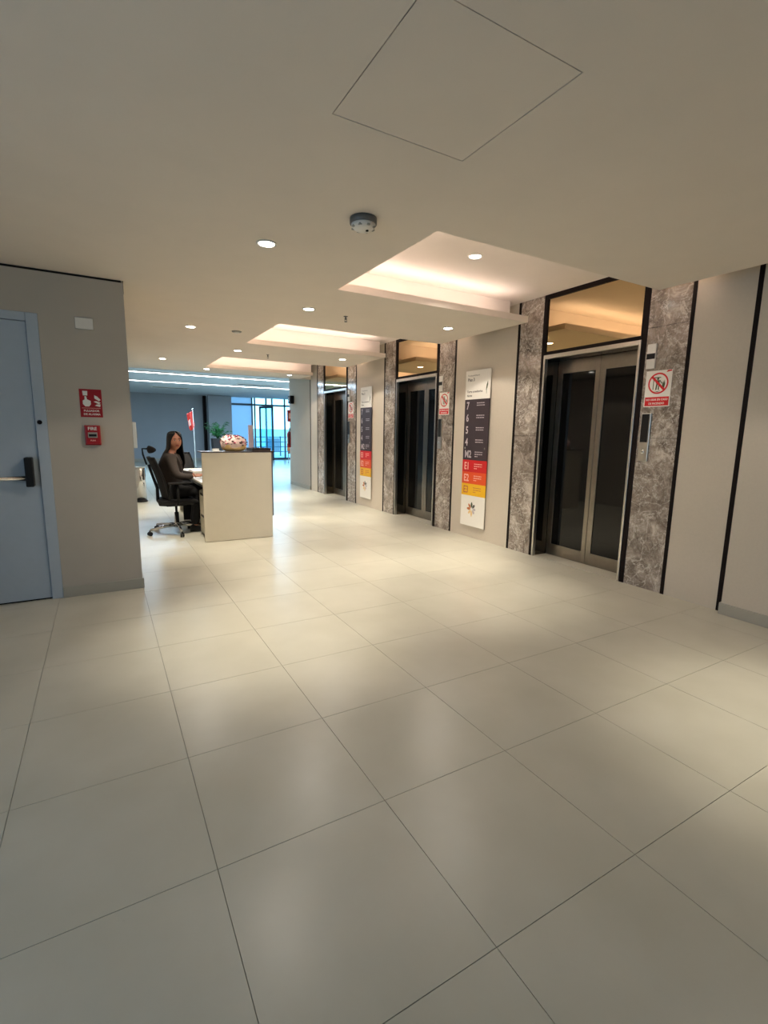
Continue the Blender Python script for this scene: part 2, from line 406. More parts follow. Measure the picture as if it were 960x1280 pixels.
# back wall and the wall behind the camera with an added, unseen window
struct('wall_back', box(new(), -3.0, 4.9, -2.8, -2.6, 0, UZ), 'wall')
bm = new(); box(bm, -3.2, -3.0, -2.8, -.6, 0, UZ); box(bm, -3.2, -3.0, 1.4, 4.9, 0, UZ); box(bm, -3.2, -3.0, -.6, 1.4, 0, .6); box(bm, -3.2, -3.0, -.6, 1.4, 2.3, UZ)
struct('wall_left.001', bm, 'wall')
bm = new(); box(bm, -3.15, -3.08, -.6, -.55, .6, 2.3); box(bm, -3.15, -3.08, 1.35, 1.4, .6, 2.3); box(bm, -3.15, -3.08, -.55, 1.35, .6, .65); box(bm, -3.15, -3.08, -.55, 1.35, 2.25, 2.3)
assumed_win = struct('assumed_window_2', bm, 'alu')  # unseen window, assumed as the source of the bluish light from behind
obj('pane', box(new(), -3.12, -3.11, -.55, 1.35, .65, 2.25), 'clear_pane', assumed_win)

# lift wall: backing, panels, marble, black trims
OPEN = [2.735, 5.755, 8.695]; OW = 1.09; FH = 2.18
DX = WX + .20        # plane of the lift doors
bm = new()
segs = [(1.83, OPEN[0] - .02)] + [(OPEN[k] + OW + .02, OPEN[k + 1] - .02) for k in (0, 1)] + [(OPEN[2] + OW + .02, 10.62)]
for a, b in segs: box(bm, WX + .021, WX + .6, a, b, 0, UZ)
for o_ in OPEN: box(bm, WX + .021, WX + .6, o_ - .02, o_ + OW + .02, FH + .035, UZ)
wall_right = struct('wall_right', bm, 'black')
def wpart(name, m, y0, y1, z0=0, z1=UZ, dx=0, bev=0): return obj(name, box(new(), WX + dx, WX + .02, y0, y1, z0, z1, bev), m, wall_right)
def marble(y0, y1):
    for z0, z1 in ((0, 1.335), (1.3375, 2.265), (2.2675, UZ)): wpart('marble_slab', 'marble', y0 + .001, y1 - .001, z0, z1, 0.0, .001)
wpart('wall_panel', 'panel', 1.889, 2.309); wpart('black_strip', 'black', 1.858, 1.888, dx=-.004)
for k, o_ in enumerate(OPEN):
    wpart('black_strip', 'black', o_ - .425, o_ - .395, dx=-.004); marble(o_ - .395, o_ - .045)
    wpart('black_strip', 'black', o_ - .045, o_ - .002, dx=-.006); wpart('black_strip', 'black', o_ + OW + .002, o_ + OW + .04, dx=-.006)
    marble(o_ + OW + .04, o_ + OW + .375); wpart('black_strip', 'black', o_ + OW + .375, o_ + OW + .405, dx=-.004)
    nxt = OPEN[k + 1] - .426 if k < 2 else 10.58
    wpart('wall_panel', 'panel', o_ + OW + .406, nxt)
wpart('black_strip', 'black', 10.581, 10.61, dx=-.004)
# piers at both ends of the lift wall
struct('wall_right.001', box(new(), 4.085, 4.75, -2.6, 1.83, 0, UZ), 'panel')
b = new(); box(b, 4.07, 4.085, -2.6, 1.84, 0, .088, .003); box(b, 4.085, 4.135, 1.83, 1.843, 0, .088); struct('baseboard_right', b, 'base')
struct('wall_right.002', box(new(), 4.155, 4.75, 10.66, 12.0, 0, 3.0), 'wall')
struct('wall_right.003', box(new(), 4.34, 4.75, 12.0, 12.62, 0, 3.0), 'wall')
struct('baseboard_right.001', box(new(), 4.135, 4.155, 10.66, 12.02, 0, .09, .003), 'base')

# ---------------------------------------------------------------- lift entrances
LN = ['nearest', 'middle', 'farthest']
def lift(k):
    y0 = OPEN[k]; y1 = y0 + OW; yc = (y0 + y1) / 2
    lab = ['lift entrance nearest the camera, two dark glass door leaves in steel frames',
           'middle lift entrance between the two coloured floor directories, dark glass doors in steel',
           'farthest lift entrance beyond the farther floor directory, mostly its dark side jamb showing'][k]
    t = thing('lift_entrance', lab, 'elevator', (WX, yc, 0), group='lift entrances along the marble wall')
    bm = new(); F = .022
    box(bm, WX - .012, WX + .03, y0, y0 + F, 0, FH, .002); box(bm, WX - .012, WX + .03, y1 - F, y1, 0, FH, .002); box(bm, WX - .012, WX + .03, y0 + F, y1 - F, FH - .04, FH, .002)
    obj('door_frame', bm, 'steel_light', t)
    obj('side_jamb', box(new(), WX + .03, DX + .05, y1 - F + .002, y1, 0, FH - .002), 'jamb', t)
    obj('side_jamb', box(new(), WX + .03, DX + .05, y0, y0 + F - .002, 0, FH - .002), 'jamb', t)
    obj('head_jamb', box(new(), WX + .03, DX + .05, y0 + F, y1 - F, FH - .042, FH - .002), 'jamb', t)
    obj('sill', box(new(), WX + .0, DX + .06, y0 + F, y1 - F, .0005, .006), 'tile', t)
    # two leaves
    yi0, yi1 = y0 + F + .002, y1 - F - .002
    for a, b in ((yi0, yc - .002), (yc + .002, yi1)):
        bm = new(); zt = FH - .045; sL = .062; sR = .05
        box(bm, DX, DX + .03, a, a + sR, .008, zt, .002); box(bm, DX, DX + .03, b - sL, b, .008, zt, .002)
        box(bm, DX, DX + .03, a + sR, b - sL, .008, .135, .002); box(bm, DX, DX + .03, a + sR, b - sL, 2.0, zt, .002)
        lf = obj('door_leaf', bm, 'steel', t)
        obj('glass_pane', box(new(), DX + .008, DX + .02, a + sR, b - sL, .135, 2.0), 'dark_glass', lf)
    obj('door_backing', box(new(), DX + .035, DX + .05, y0, y1, 0, FH), 'black', t)
    # bronze mirror over the doors
    zb = FH + .035
    tg = obj('transom_mirror', box(new(), WX + .006, WX + .02, y0 + .012, y1 - .012, zb, 2.745), 'bronze_mirror', t, label='bronze tinted mirror glass above the doors')
    bm = new()
    box(bm, WX - .006, WX + .02, y0 - .001, y0 + .012, FH, UZ); box(bm, WX - .006, WX + .02, y1 - .012, y1 + .001, FH, UZ)
    box(bm, WX - .006, WX + .02, y0 + .012, y1 - .012, FH + .001, zb); box(bm, WX - .006, WX + .02, y0 + .012, y1 - .012, 2.745, UZ)
    obj('transom_frame', bm, 'black', t)
for k in range(3): lift(k)

# ---------------------------------------------------------------- fittings beside the lifts
def wall_fr(y, z, x=WX): return FR((x, y, z), (0, -1, 0), (0, 0, 1))
for k in range(3):
    s = OPEN[k] - OPEN[0]
    who = ['nearest lift', 'middle lift', 'farthest lift'][k]
    # floor indicator
    fr = wall_fr(2.668 + s, 1.925)
    t = thing('floor_indicator', f'small steel floor indicator above the red sign of the {who}', 'lift indicator', (WX, 2.63 + s, 1.925), group='floor indicators beside the lifts')
    obj('cover', plate(fr, 0, .078, 0, .205, 0.0005, .014, .003), 'white', t)
    obj('display', plate(fr, .0, .074, .08, .126, .0135, .0155), 'black_plastic', t)
    # call panel
    fr = wall_fr(2.663 + s, 1.135)
    t = thing('call_panel', f'steel call panel with black display and button right of the {who}', 'call panel', (WX, 2.62 + s, 1.135), group='call panels beside the lifts')
    obj('cover', plate(fr, 0, .088, 0, .415, .0005, .014, .003), 'steel_light', t)
    obj('display', plate(fr, .008, .074, .165, .408, .0135, .0165, .001), 'black_plastic', t)
    bt = obj('call_button', lathe(new(), [(.001, WX - .022), (.014, WX - .022), (.017, WX - .019), (.017, WX - .013)], (0, 2.62 + s, 1.215), 20, 'x'), 'chrome', t, True)
    bm = new(); add_flat(bm, [(.036, .077), (.050, .077), (.043, .088)], fr, .0226); obj('arrow', bm, 'ink', t)
    # no-use-in-fire sign
    fr = wall_fr(2.66 + s, 1.603); wS, hS = .225, .302
    t = thing('fire_safety_sign', f'red and white prohibition sign on the marble right of the {who}', 'sign', (WX, 2.55 + s, 1.603), group='red prohibition signs beside the lifts')
    obj('sign_plate', plate(fr, 0, wS, 0, hS, .0005, .003), 'sign_white', t)
    cx, cy, R_ = wS / 2, .195, .088
    bm = new(); add_flat(bm, [(.008, .008), (wS - .008, .008), (wS - .008, .082), (.008, .082)], fr, .0036); obj('red_band', bm, 'sign_red', t)
    # pictogram: person, flames and lift cabin
    bm = new()
    for q in ([(-.045, -.05), (-.038, -.05), (-.038, .045), (-.045, .045)], [(-.045, .045), (.02, .045), (.02, .052), (-.045, .052)], [(.0, -.055), (.012, -.055), (.01, .0), (.002, .0)], [(-.022, -.055), (-.010, -.055), (-.002, .0), (-.016, .0)], [(-.02, .0), (.012, .0), (.012, .026), (-.02, .026)], [(.012, .02), (.03, -.006), (.036, .0), (.014, .028)],
              [(.036, -.045), (.054, -.045), (.06, -.01), (.054, .03), (.048, .0), (.042, .022), (.036, -.01)], [(-.036, -.062), (.0, -.072), (.03, -.06), (.0, -.066)]):
        add_flat(bm, [(cx + x, cy + y) for x, y in q], fr, .0036)
    ringpoly(bm, (cx - .004, cy + .037), 0, .010, fr, .0036, 14)
    obj('pictogram', bm, 'ink_green', t)
    bm = new(); ringpoly(bm, (cx, cy), R_ - .013, R_, fr, .0042)
    c45 = .0065
    pts = [(-R_ * .68 - c45, R_ * .68 - c45), (-R_ * .68 + c45, R_ * .68 + c45), (R_ * .68 + c45, -R_ * .68 + c45), (R_ * .68 - c45, -R_ * .68 - c45)]
    add_flat(bm, [(cx + x, cy + y) for x, y in pts], fr, .0045)
    obj('prohibition_ring', bm, 'sign_red', t)
    text('lettering', 'NO USAR EN CASO', .0235, 'sign_white', t, fr, cx, .052, .0044, 'CENTER', .92, .0006)
    text('lettering', 'DE INCENDIO', .0235, 'sign_white', t, fr, cx, .02, .0044, 'CENTER', .92, .0006)
    bm = new(); add_flat(bm, [(wS - .05, hS - .02), (wS - .004, hS - .012), (wS - .004, hS - .003), (wS - .04, hS - .003)], fr, .0036); obj('maker_mark', bm, 'sign_red', t)

# ---------------------------------------------------------------- floor directories
def directory(k):
    s = [0, 2.975][k]
    lab = ['tall floor directory with white, dark, red, orange and yellow bands between nearest and middle lifts',
           'tall floor directory, the narrower and farther one, between middle and farthest lifts'][k]
    y_l = 5.085 + s; w_ = .465 if k == 0 else .42; zb = .155; fr = wall_fr(y_l, zb)
    t = thing('floor_directory', lab, 'sign', (WX, y_l - w_ / 2, zb), group='floor directories on the lift wall')
    d0, d1 = .018, .026
    obj('spacer', plate(fr, .06, w_ - .06, .1, 1.85, .0005, d0), 'grey_plastic', t)
    H = 1.98; zr = [.40]
    rows = [('E3', 'sign_yellow'), ('E2', 'sign_orange'), ('E1', 'sign_red'), ('M2', 'sign_dark'), ('4', 'sign_dark'), ('5', 'sign_dark'), ('6', 'sign_dark'), ('7', 'sign_dark')]
    foot = obj('foot_panel', plate(fr, 0, w_, 0, .4, d0, d1), 'sign_white', t)
    rh = .153; z = .4
    for nme, m in rows:
        rp = obj('floor_row', plate(fr, 0, w_, z, z + rh, d0, d1), m, t)
        ink = {'sign_dark': 'ink_light', 'sign_red': 'flag_pale', 'sign_orange': 'flag_pale', 'sign_yellow': 'orange_seat'}[m]
        text('floor_number', nme, .13, ink, rp, fr, .035, z + .032, d1 + .0006, 'LEFT', .8, .003)
        bm = new()
        n_l = 2 if m == 'sign_dark' and nme != 'M2' else 3
        for q in range(n_l):
            L0 = w_ * .5; L1 = w_ * (.82 if q < 2 else .62); zz = z + .1 - q * .028
            x = L0
            while x < L1:
                ww = random.uniform(.018, .04); add_flat(bm, [(x, zz), (min(x + ww, L1), zz), (min(x + ww, L1), zz + .011), (x, zz + .011)], fr, d1 + .0006); x += ww + .007
        obj('small_print', bm, ink, rp)
        z += rh
    head = obj('head_panel', plate(fr, 0, w_, z, z + .355, d0, d1), 'sign_white', t)
    text('small_heading', 'Te encuentras en', .032, 'ink', head, fr, .04, z + .285, d1 + .0006)
    text('heading', 'Piso 3', .055, 'ink', head, fr, .04, z + .225, d1 + .0006, bold=.0012)
    text('heading', 'Torre consultorios', .038, 'ink', head, fr, .035, z + .085, d1 + .0006, bold=.001)
    text('heading', 'Norte', .038, 'ink', head, fr, .035, z + .035, d1 + .0006, bold=.001)
    bm = new(); add_flat(bm, [(w_ - .075, z + .10), (w_ - .055, z + .12), (w_ - .04, z + .17), (w_ - .045, z + .215), (w_ - .068, z + .16)], fr, d1 + .0006)
    add_flat(bm, [(w_ - .066, z + .06), (w_ - .06, z + .06), (w_ - .06, z + .12), (w_ - .07, z + .12)], fr, d1 + .0006)
    obj('leaf_mark', bm, 'ink_green', head)
    # flower emblem
    c = (w_ * .47, .225)
    for a, L, m in ((90, .07, 'ink_green'), (45, .065, 'ink'), (135, .07, 'orange_seat'), (178, .07, 'orange_seat'), (225, .068, 'cream'), (270, .075, 'cream'), (315, .06, 'ink_light'), (0, .06, 'ink_light')):
        a = radians(a); u_ = (cos(a), sin(a)); v_ = (-u_[1], u_[0])
        L *= 1.3; pts = [(.014, 0), (.04, .016), (.065, .018), (L, .006), (L, -.006), (.065, -.018), (.04, -.016)]
        obj('emblem_petal', flat([(c[0] + p_ * u_[0] + q * v_[0], c[1] + p_ * u_[1] + q * v_[1]) for p_, q in pts], fr, d1 + .0006), m, foot)
    for x in (.03, w_ - .06):
        obj('screw_head', plate(fr, x, x + .022, 1.0, 1.022, d1, d1 + .006, .004), 'chrome', t)
directory(0); directory(1)

# ---------------------------------------------------------------- left wall fittings
lfr = lambda x, z: FR((x, LY, z), (1, 0, 0), (0, 0, 1))
f = lfr(-.118, 2.092); t = thing('blank_wall_plate', 'blank white plate high on the wall above the red alarm sign', 'wall plate', (-.06, LY, 2.092))
obj('cover', plate(f, 0, .118, 0, .082, .0005, .012, .003), 'white', t)
obj('back_box', plate(f, -.003, .121, -.003, .085, 0.0004, .003), 'grey_plastic', t)
f = lfr(-.13, 1.432); t = thing('alarm_sign', 'red alarm button sign with white hand and flame beside the fire door', 'sign', (-.055, LY, 1.432))
obj('sign_plate', plate(f, 0, .150, 0, .214, .0005, .003), 'safety_red', t)
bm = new()
for q in ([(.02, .10), (.035, .082), (.062, .082), (.074, .1), (.074, .125), (.05, .137), (.046, .16), (.034, .16), (.034, .135), (.02, .125)],
          [(.024, .165), (.054, .165), (.056, .2), (.022, .2)]): add_flat(bm, q, f, .0036)
obj('hand_pictogram', bm, 'sign_white', t)
bm = new()
for q in ([(.1, .09), (.135, .08), (.14, .1), (.115, .1)], [(.092, .12), (.13, .1), (.14, .115), (.11, .125)], [(.1, .145), (.13, .125), (.142, .135), (.12, .16), (.1, .17)]): add_flat(bm, q, f, .0036)
obj('flame_pictogram', bm, 'sign_white', t)
bm = new(); add_flat(bm, [(.012, .068), (.138, .068), (.138, .071), (.012, .071)], f, .0036); obj('divider_line', bm, 'flag_pale', t)
text('lettering', 'PULSADOR', .021, 'sign_white', t, f, .075, .042, .0036, 'CENTER', 1, .0005)
text('lettering', 'DE ALARMA', .021, 'sign_white', t, f, .077, .016, .0036, 'CENTER', 1, .0005)
f = lfr(-.11, 1.215); t = thing('fire_alarm_station', 'small red manual fire alarm box below the red hand sign', 'fire alarm', (-.055, LY, 1.215))
obj('housing', plate(f, 0, .1, .01, .15, .0005, .045, .008), 'safety_red', t)
obj('mounting_box', plate(f, -.004, .104, .0, .154, 0, .018, .004), 'safety_red', t)
text('lettering', 'FIRE', .034, 'sign_white', t, f, .05, .117, .0462, 'CENTER', 1, .0006)
obj('pull_bar', plate(f, .018, .082, .058, .1, .044, .056, .003), 'grey_plastic', t)
obj('pull_slot', plate(f, .024, .076, .068, .086, .0555, .058), 'black_plastic', t)
text('lettering', 'PUSH', .015, 'flag_pale', t, f, .05, .032, .0462, 'CENTER', 1, .0003)
t = thing('door_release_unit', 'slim white unit on the end corner of the left wall', 'switch', (.222, LY + .05, 1.18))
obj('cover', box(new(), .2225, .25, LY + .003, LY + .085, 1.19, 1.40, .004), 'white', t)
obj('rocker', box(new(), .2495, .255, LY + .02, LY + .06, 1.27, 1.33, .002), 'grey_plastic', t)

# ---------------------------------------------------------------- ceiling fittings
DLS = [(.957, 3.16, CZ, 'round downlight nearest the left wall, in front of it'), (1.77, 4.55, CZ, 'round downlight between the first and second lit coves, on their left'),
       (.943, 6.04, CZ, 'round downlight above the reception counter'), (3.36, 4.50, CZ, 'round downlight in front of the nearer floor directory'),
       (1.788, 7.42, CZ, 'round downlight between the second and third lit coves, on their left'), (3.40, 7.31, CZ, 'round downlight in front of the farther floor directory'),
       (.946, 8.98, CZ, 'round downlight beyond the reception counter at the left'), (1.81, 9.97, CZ, 'small round downlight at the left end of the far ceiling edge'),
       (3.44, 9.97, CZ, 'small round downlight at the right end of the far ceiling edge'),
       (2.76, 3.36, UZ, 'round downlight inside the nearest lit cove'), (2.76, 6.25, UZ, 'round downlight hidden inside the middle lit cove'),
       (2.76, 9.1, UZ, 'round downlight hidden inside the farthest lit cove'), (2.80, .72, CZ, 'assumed round downlight just outside the view at the right, lighting the floor')]  # last one is unseen, assumed from the pool of light on the floor
for x, y, z, lab in DLS:
    t = thing('downlight', lab, 'downlight', (x, y, z), group='round recessed downlights')
    bm = new(); lathe(bm, [(.062, z - .0005), (.062, z - .006), (.052, z - .008), (.046, z - .003), (.046, z - .0005)], (x, y, 0), 28); obj('trim_ring', bm, 'white', t, True)
    bm = new(); lathe(bm, [(.045, z - .001), (.044, z - .0065), (.03, z - .009), (.001, z - .0095)], (x, y, 0), 28); obj('diffuser', bm, 'lamp', t, True)
    e = .8 if y < 1 else 1
    light('downlight_lamp', 'SPOT', (x, y, z - .02), 165 * e, (1, .915, .74), t, spot_size=radians(56), spot_blend=1.0, shadow_soft_size=.045)
    light('downlight_lamp', 'SPOT', (x, y, z - .025), 27 * e, (1, .90, .78), t, spot_size=radians(124), spot_blend=.15, shadow_soft_size=.045)
# smoke detector
t = thing('smoke_detector', 'round grey and white smoke detector on the near ceiling', 'smoke detector', (1.30, 2.53, CZ))
bm = new(); lathe(bm, [(.072, CZ - .0005), (.073, CZ - .03), (.07, CZ - .032)], (1.30, 2.53, 0), 32); obj('mounting_base', bm, 'grey_metal', t, True)
bm = new(); lathe(bm, [(.066, CZ - .03), (.062, CZ - .046), (.045, CZ - .058), (.020, CZ - .062), (.001, CZ - .062)], (1.30, 2.53, 0), 32); obj('sensor_head', bm, 'white', t, True)
for a in range(8):
    a = a * pi / 4; bm = new(); c_ = (1.30 + .056 * cos(a), 2.53 + .056 * sin(a))
    box(bm, c_[0] - .008, c_[0] + .008, c_[1] - .008, c_[1] + .008, CZ - .052, CZ - .044); obj('vent', bm, 'grey_plastic', t)
bm = new(); lathe(bm, [(.007, CZ - .060), (.008, CZ - .066), (.001, CZ - .068)], (1.315, 2.515, 0), 12); obj('indicator_lamp', bm, 'black', t)
# flat round sensor + sprinklers
t = thing('ceiling_sensor', 'small flat grey disc on the ceiling left of the second cove', 'sensor', (1.447, 6.02, CZ))
bm = new(); lathe(bm, [(.055, CZ - .0005), (.055, CZ - .008), (.05, CZ - .012), (.001, CZ - .014)], (1.447, 6.02, 0), 28); obj('cover', bm, 'grey_plastic', t, True)
bm = new(); lathe(bm, [(.03, CZ - .012), (.03, CZ - .02), (.001, CZ - .021)], (1.447, 6.02, 0), 20); obj('lens', bm, 'white', t, True)
for (x, y), lab in zip([(2.19, 4.63), (2.27, 7.55)], ['small pendent sprinkler between first and second coves', 'tiny pendent sprinkler between second and third coves']):
    t = thing('sprinkler', lab, 'sprinkler', (x, y, CZ), group='pendent sprinklers')
    bm = new(); lathe(bm, [(.022, CZ - .0005), (.022, CZ - .004), (.008, CZ - .006), (.008, CZ - .03), (.004, CZ - .034)], (x, y, 0), 16); obj('body', bm, 'grey_metal', t, True)
    bm = new(); box(bm, x - .012, x - .009, y - .002, y + .002, CZ - .05, CZ - .02); box(bm, x + .009, x + .012, y - .002, y + .002, CZ - .05, CZ - .02); box(bm, x - .012, x + .012, y - .002, y + .002, CZ - .052, CZ - .048); obj('yoke', bm, 'grey_metal', t)
    bm = new(); lathe(bm, [(.014, CZ - .052), (.014, CZ - .055), (.001, CZ - .056)], (x, y, 0), 12); obj('deflector', bm, 'grey_metal', t)

# ================================================================ RECEPTION COUNTER
DY0, DY1, DYW = 6.05, 7.85, 8.75; TZ = .70
t = thing('reception_counter', 'off white reception counter with tall end panel and dark top ledge', 'counter', (1.42, 7.4, 0))
obj('end_panel', box(new(), 1.003, 1.835, DY0, DY0 + .035, .004, 1.078, .002), 'desk', t)
obj('end_panel', box(new(), 1.62, 1.79, DY1 - .034, DY1, TZ + .001, 1.078, .002), 'desk', t)
obj('front_panel', box(new(), 1.79, 1.825, DY0 + .035, DY1 - .035, .004, 1.078), 'desk', t)
obj('cladding_panel', box(new(), 1.836, 1.858, DY0 + .02, DY1 - .02, .27, 1.078, .002), 'grey_metal', t, label='grey cladding panel on the visitor side')
obj('worktop', box(new(), 1.03, 1.79, DY0 + .035, DYW, TZ - .025, TZ, .002), 'desk', t)
obj('worktop_apron', box(new(), 1.06, 1.79, DY0 + .035, DYW - .05, TZ - .075, TZ - .026), 'black_plastic', t)
obj('end_panel', box(new(), 1.06, 1.79, DYW - .05, DYW - .02, .004, TZ - .026, .002), 'desk', t)
obj('under_desk_shade', box(new(), .99, 1.788, 7.74, 7.76, .004, TZ - .077), 'black_plastic', t, label='black panel added for the dark shade under the worktop')  # black sheet added to stand in for the shade under the desk
obj('ledge', box(new(), 1.60, 1.87, DY0, DY1, 1.079, 1.097, .002), 'desk_top', t)
obj('end_ledge', box(new(), 1.0, 1.60, DY0 - .002, DY0 + .30, 1.079, 1.092, .002), 'desk_top', t)
t = thing('drawer_pedestal', 'white two drawer pedestal under the reception worktop', 'drawer unit', (1.3, 6.36, 0))
obj('carcass', box(new(), 1.065, 1.5, 6.10, 6.62, .03, .585, .002), 'desk', t)
for z0, z1 in ((.04, .30), (.305, .575)):
    d = obj('drawer', box(new(), 1.047, 1.065, 6.102, 6.618, z0, z1, .002), 'desk', t)
    obj('handle', box(new(), 1.040, 1.048, 6.2, 6.52, z1 - .045, z1 - .02, .001), 'black_plastic', d)
obj('plinth', box(new(), 1.08, 1.48, 6.12, 6.6, 0.001, .03), 'black_plastic', t)
# things on the counter
t = thing('document_tray', 'flat dark tray lying on the right end of the counter ledge', 'tray', (1.70, 6.2, 1.0972))
bm = new(); box(bm, 1.605, 1.84, 6.08, 6.36, 1.0972, 1.102); box(bm, 1.605, 1.615, 6.08, 6.36, 1.102, 1.13); box(bm, 1.83, 1.84, 6.08, 6.36, 1.102, 1.13); box(bm, 1.615, 1.83, 6.08, 6.09, 1.102, 1.13); box(bm, 1.615, 1.83, 6.35, 6.36, 1.102, 1.13)
obj('tray_body', bm, 'desk_top', t); obj('papers', box(new(), 1.625, 1.82, 6.1, 6.34, 1.1025, 1.118), 'grey_plastic', t)
t = thing('card_holder', 'small white card holder left of the speckled dome on the counter', 'card holder', (1.18, 6.12, 1.0925))
bm = new(); box(bm, 1.14, 1.22, 6.09, 6.15, 1.0925, 1.10, .002); box(bm, 1.14, 1.22, 6.13, 6.145, 1.10, 1.125, .002); obj('holder', bm, 'white', t)
obj('cards', box(new(), 1.15, 1.21, 6.105, 6.128, 1.10, 1.122), 'paper', t)
# iced dome with sprinkles
cx, cy, cz = 1.41, 6.20, 1.0925
t = thing('iced_dome', 'round cream dome with pale icing and pink and dark sprinkles on the counter', 'decoration', (cx, cy, cz))
DS = Matrix.Translation((cx, cy, cz)) @ Matrix.Diagonal((.87, .87, .96, 1)) @ Matrix.Translation((-cx, -cy, -cz))
bm = new(); lathe(bm, [(.001, cz), (.10, cz), (.140, cz + .01), (.168, cz + .04), (.175, cz + .075), (.165, cz + .10), (.001, cz + .10)], (cx, cy, 0), 36); bmesh.ops.transform(bm, matrix=DS, verts=bm.verts); obj('dough_base', bm, 'cream', t, True)
prof = [(.170, cz + .05), (.179, cz + .09), (.170, cz + .135), (.145, cz + .168), (.11, cz + .188), (.065, cz + .2), (.03, cz + .197), (.001, cz + .195)]
bm = new(); rs = []
for r_, h_ in prof:
    ring = []
    for i in range(36):
        a = 2 * pi * i / 36; dz = (.012 * sin(a * 5) + .01 * sin(a * 8 + 1)) * (1 if h_ < cz + .11 else 0)
        ring.append((cx + r_ * cos(a), cy + r_ * sin(a), h_ + dz))
    rs.append(ring)
def tilt(p_):   # the icing sits lopsided, lower on the right
    q_ = Vector(p_) - Vector((cx, cy, cz + .12)); a_ = .07
    return (cx + q_.x * cos(a_) + q_.z * sin(a_), cy + q_.y, cz + .12 - q_.x * sin(a_) + q_.z * cos(a_))
rings(bm, [[tilt(p_) for p_ in r_] for r_ in rs]); bmesh.ops.transform(bm, matrix=DS, verts=bm.verts); obj('icing', bm, 'icing', t, True)
for i in range(120):
    a = random.uniform(0, 2 * pi); k = random.uniform(.7, 5.2); q = int(k); fq = k - q
    (r0, h0), (r1, h1) = prof[q], prof[q + 1]; r_ = r0 + (r1 - r0) * fq + .002; h_ = h0 + (h1 - h0) * fq + .002
    bm = new(); d_ = random.uniform(.008, .0145)
    ell(bm, tilt((cx + r_ * cos(a), cy + r_ * sin(a), h_)), (d_ * 1.3, d_ * 1.2, d_ * .6), 8, 5)
    bmesh.ops.transform(bm, matrix=DS, verts=bm.verts); obj('sprinkle', bm, random.choice(['sprinkle_pink', 'sprinkle_pink', 'sprinkle_dark', 'sprinkle_dark', 'sprinkle_green', 'sign_white']), t, True)
# worktop papers, keyboard
t = thing('paper_stack', 'white papers on the worktop in front of the seated person', 'papers', (1.24, 7.75, TZ))
for i in range(4):
    bm = new(); o_ = i * .006; box(bm, 1.10 + o_, 1.40 + o_, 7.55 - o_, 7.93 - o_, TZ + .0005 + i * .012, TZ + .012 + i * .012); obj('sheet_pile', bm, 'paper', t)
t = thing('open_notebook', 'open notebook with a pen under the seated person\'s hands', 'notebook', (1.25, 6.85, TZ))
obj('pages', box(new(), 1.12, 1.42, 6.66, 6.96, TZ + .0005, TZ + .008, .001), 'paper', t)
obj('pen', tube(new(), [(1.22, 6.74, TZ + .012), (1.33, 6.86, TZ + .012)], .004, 8), 'black_plastic', t)

